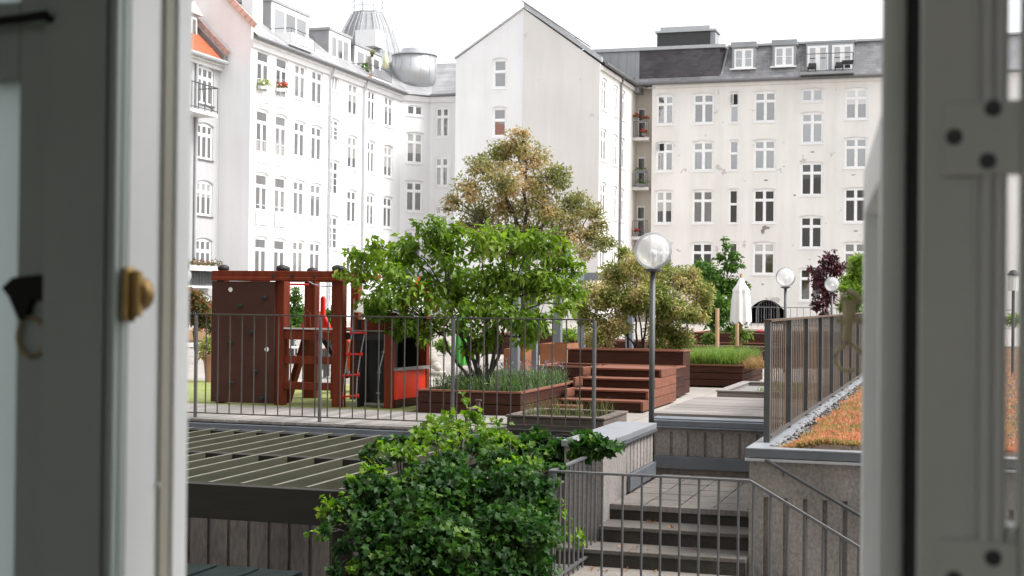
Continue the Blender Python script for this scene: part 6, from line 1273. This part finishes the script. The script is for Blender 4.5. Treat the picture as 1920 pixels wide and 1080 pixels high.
# pale low fence and bench ledge on the left
a, b_ = PD(338, 668, 33), PD(470, 668, 33)
t = thing("low_fence", "low white slatted fence behind the terracotta pot", "fence", (a[0], a[1], 0)); zt = PD(400, 645, 33)[2]
obj("rail", MB().obox((a[0], a[1], zt), (b_[0], b_[1], zt), .06, .05).obox((a[0], a[1], .06), (b_[0], b_[1], .06), .06, .04), 'trim', t)
pm = MB().box(-.02, .02, -.012, .012, 0, zt - .03).mesh("slat"); d_ = b_ - a; n = 16
for k in range(n + 1): link("slat", pm, 'trimgrey', t, Vector((a[0] + d_[0] * k / n, a[1] + d_[1] * k / n, 0)) - W(t))
a, b_ = PD(330, 620, 34), PD(420, 619, 34); tag(obj("low_wall", MB().obox((a[0], a[1], a[2] - .1), (b_[0], b_[1], b_[2] - .1), .5, .25).obox((a[0], a[1], .2), (b_[0], b_[1], .2), .4, .4), 'stake'), "low brownish wall top behind the red tipped shrub", "wall")
# bench and chair behind the playground
def bench(label, u0, u1, vs, D, mt, cat="bench", group=None, legmat='steeldark'):
    p, q = PD(u0, vs, D), PD(u1, vs, D); h = max(.18, p[2]); t = thing("bench", label, cat, (*((p + q) / 2)[:2], 0), group); d = (q - p); d[2] = 0; L_ = np.linalg.norm(d); d /= L_; nrm = np.array([-d[1], d[0], 0]); s = MB()
    for k in range(4): o = nrm * (.10 * k); s.obox((*(p + o)[:2], h), (*(q + o)[:2], h), .085, .03)
    obj("seat", s, mt, t, bevel=.004); s = MB()
    for k in range(3): o = nrm * (.40 + .02 * k); s.obox((*(p + o)[:2], h + .08 + .085 * k), (*(q + o)[:2], h + .08 + .085 * k), .02, .07)
    obj("backrest", s, mt, t)
    for w in (.08, .92):
        for o in (.02, .36): x = p + d * L_ * w + nrm * o; obj("leg", MB().box(x[0] - .02, x[0] + .02, x[1] - .02, x[1] + .02, 0, h - .016 if o < .3 else h + .3), legmat, t)
bench("timber bench seen through the playground frame, right part", 604, 640, 655, 24, 'redtop'); bench("pale garden bench seen through the playground frame, left part", 540, 582, 652, 26, 'trimgrey')
bench("grey low bench before the timber bench under the playground floor", 606, 645, 676, 21.5, 'greywoodx'); bench("distant red timber bench on the back terrace", 1130, 1180, 625, 33, 'redwood')
c = PD(1425, 630, 40); tag(obj("cushion", MB().sphere((c[0], c[1], c[2] + .06), .14, 18, 10, .85), mat("crimson cloth", (.55, .01, .05), .7), smooth=True), "round crimson cushion behind the end of the slatted fence", "cushion")
# far railing and low wall by the passage
a, b_ = PD(1290, 612, 72), PD(1660, 617, 72); far = thing("far_railing", "long thin railing in front of the arched passage", "railing", (a[0], a[1], 0)); zr = PD(1450, 576, 72)[2]; yv = a[1]
obj("rail", MB().tube([(a[0], yv, zr), (b_[0] + 6, yv, zr)], .022, 6).tube([(a[0], yv, .1), (b_[0] + 6, yv, .1)], .018, 6), 'steel', far)
pm = MB().tube([(0, 0, 0), (0, 0, zr)], .014, 5).mesh("baluster")
for k in range(48): link("baluster", pm, 'steel', far, Vector((a[0] + k * .32, yv, 0)) - W(far))
a, b_ = PD(1360, 620, 56), PD(1440, 620, 56); tag(obj("low_wall", MB().box(a[0], b_[0] + 3, a[1], a[1] + .3, 0, max(.18, a[2] + .08)), 'stone'), "low pale wall with moss under the far railing", "wall")
# flower boxes on the house fronts
def flowers(label, P0, P1, r, n, mt, green, box=None, group="flower boxes on the balconies"):
    P0, P1 = np.array(P0, float), np.array(P1, float); t = thing("flower_box", label, "flower box", tuple((P0 + P1) / 2), group)
    obj("box", MB().obox(P0, P1, .16, .16), box or 'trimgrey', t); q = rnd.random(n)[:, None]; P_ = P0 + (P1 - P0) * q + rnd.normal(size=(n, 3)) * r + UPv * (.10 + r * .6); o_ = rnd.normal(size=(n, 3)); o_[:, 2] += .6
    link("leaves", leaf_mesh("leaves", P_, o_, rnd, .10, .06, 0, .4), green, t)
    if mt: P_ = P0 + (P1 - P0) * rnd.random(n // 2)[:, None] + rnd.normal(size=(n // 2, 3)) * r + UPv * (.16 + r * .9); link("flowers", leaf_mesh("petals", P_, rnd.normal(size=(n // 2, 3)), rnd, .10, .09, 0, .3), mt, t)
XF = AX + .16
def onf(u0, u1, v): return PX(u0, v, XF), PX(u1, v, XF)
flowers("cream flowers in a box at the top left balcony door of the white house", *onf(486, 503, 163), .10, 160, 'fl_white', 'lf_grass'); flowers("red flowers in a white box at the second top balcony door", *onf(521, 538, 168), .08, 120, 'fl_red', 'lf_deep', 'trim')
x_, y0_, y1_, z_ = GREYBOX; flowers("reddish green plants along the low balcony of the grey house", (x_, y0_, z_ - .06), (x_, y1_, z_ - .06), .09, 420, None, 'lf_red')
for u0, u1, v, m_, g_, lab in ((1190, 1195, 222, 'fl_red', 'lf_deep', "red geraniums at the left end of the top corner balcony"), (1205, 1215, 226, 'fl_red', 'lf_deep', "red geraniums hanging on the rail of the top corner balcony"), (1204, 1212, 252, 'fl_red', 'lf_deep', "red geraniums on the floor of the top corner balcony"), (1191, 1213, 322, None, 'lf_deep', "dark green plants on the rail of the middle corner balcony"), (1192, 1212, 347, None, 'lf_deep', "green plants on the floor of the middle corner balcony"), (1189, 1198, 437, 'fl_red', 'lf_red', "pink red flowers on the lowest visible corner balcony")):
    flowers(lab, PY(u0, v, YR - .1), PY(u1, v, YR - .1), .055, 70, m_, g_, 'gutter')
XR = AX + .1; p = PX(697, 112, XR); t = thing("terrace_plant", "spiky pale plant on a pole at the white house roof balcony", "plant", tuple(p)); obj("pole", MB().tube([p + np.array([0, 0, -1.3]), p], .03, 6), 'stake', t)
blades("leaves", [tuple(p + rnd.normal(size=3) * .05 + UPv * .2) for _ in range(60)], .55, .02, 1.1, 'lf_straw', t, 61)
p = PX(689, 142, XR); t = thing("terrace_pot", "orange pot with green plant at the roof balcony corner", "plant pot", tuple(p)); obj("pot", MB().lathe([(.18, -.3), (.27, .0), (.0001, .0)], tuple(p), 16), 'terracotta', t); P_, o_, _ = clump_points(rnd, [(686, 128, 7, 9, 0)], np.linalg.norm(p - C0), 90); link("plant", leaf_mesh("leaves", P_, o_, rnd, .16, .08), 'lf_deep', t)
p = PX(723, 128, XR - .4); b = MB().lathe([(.03, .95), (.14, .6), (.20, .0), (.02, .02)], tuple(p), 16); tag(obj("small_parasol", b, mat("pale yellow cloth", (.62, .60, .40), .8), smooth=True), "small folded pale yellow parasol on the roof balcony by the turret", "parasol")

p = PD(1900, 545, 21); k = 21 / FPX
t = thing("lantern", "small pale lantern with a black cap above the sedum roof, seen through the right pane", "lantern", (p[0], p[1], KZ)); obj("post", MB().tube([(p[0], p[1], KZ), (p[0], p[1], p[2])], 3 * k, 8), 'steeldark', t)
obj("body", MB().lathe([(9 * k, 0), (10 * k, 28 * k), (.001, 28.5 * k)], tuple(p), 12), 'canvas', t); obj("cap", MB().lathe([(12 * k, 28.6 * k), (11 * k, 31 * k), (5 * k, 38 * k), (.001, 39 * k)], tuple(p), 12), 'playdark', t)
bushlet("plant", "light green climber on the far side of the sedum roof, seen through the right pane", "plant", 1900, 600, 32, 16, 420, .08, 'lf_green', 55)
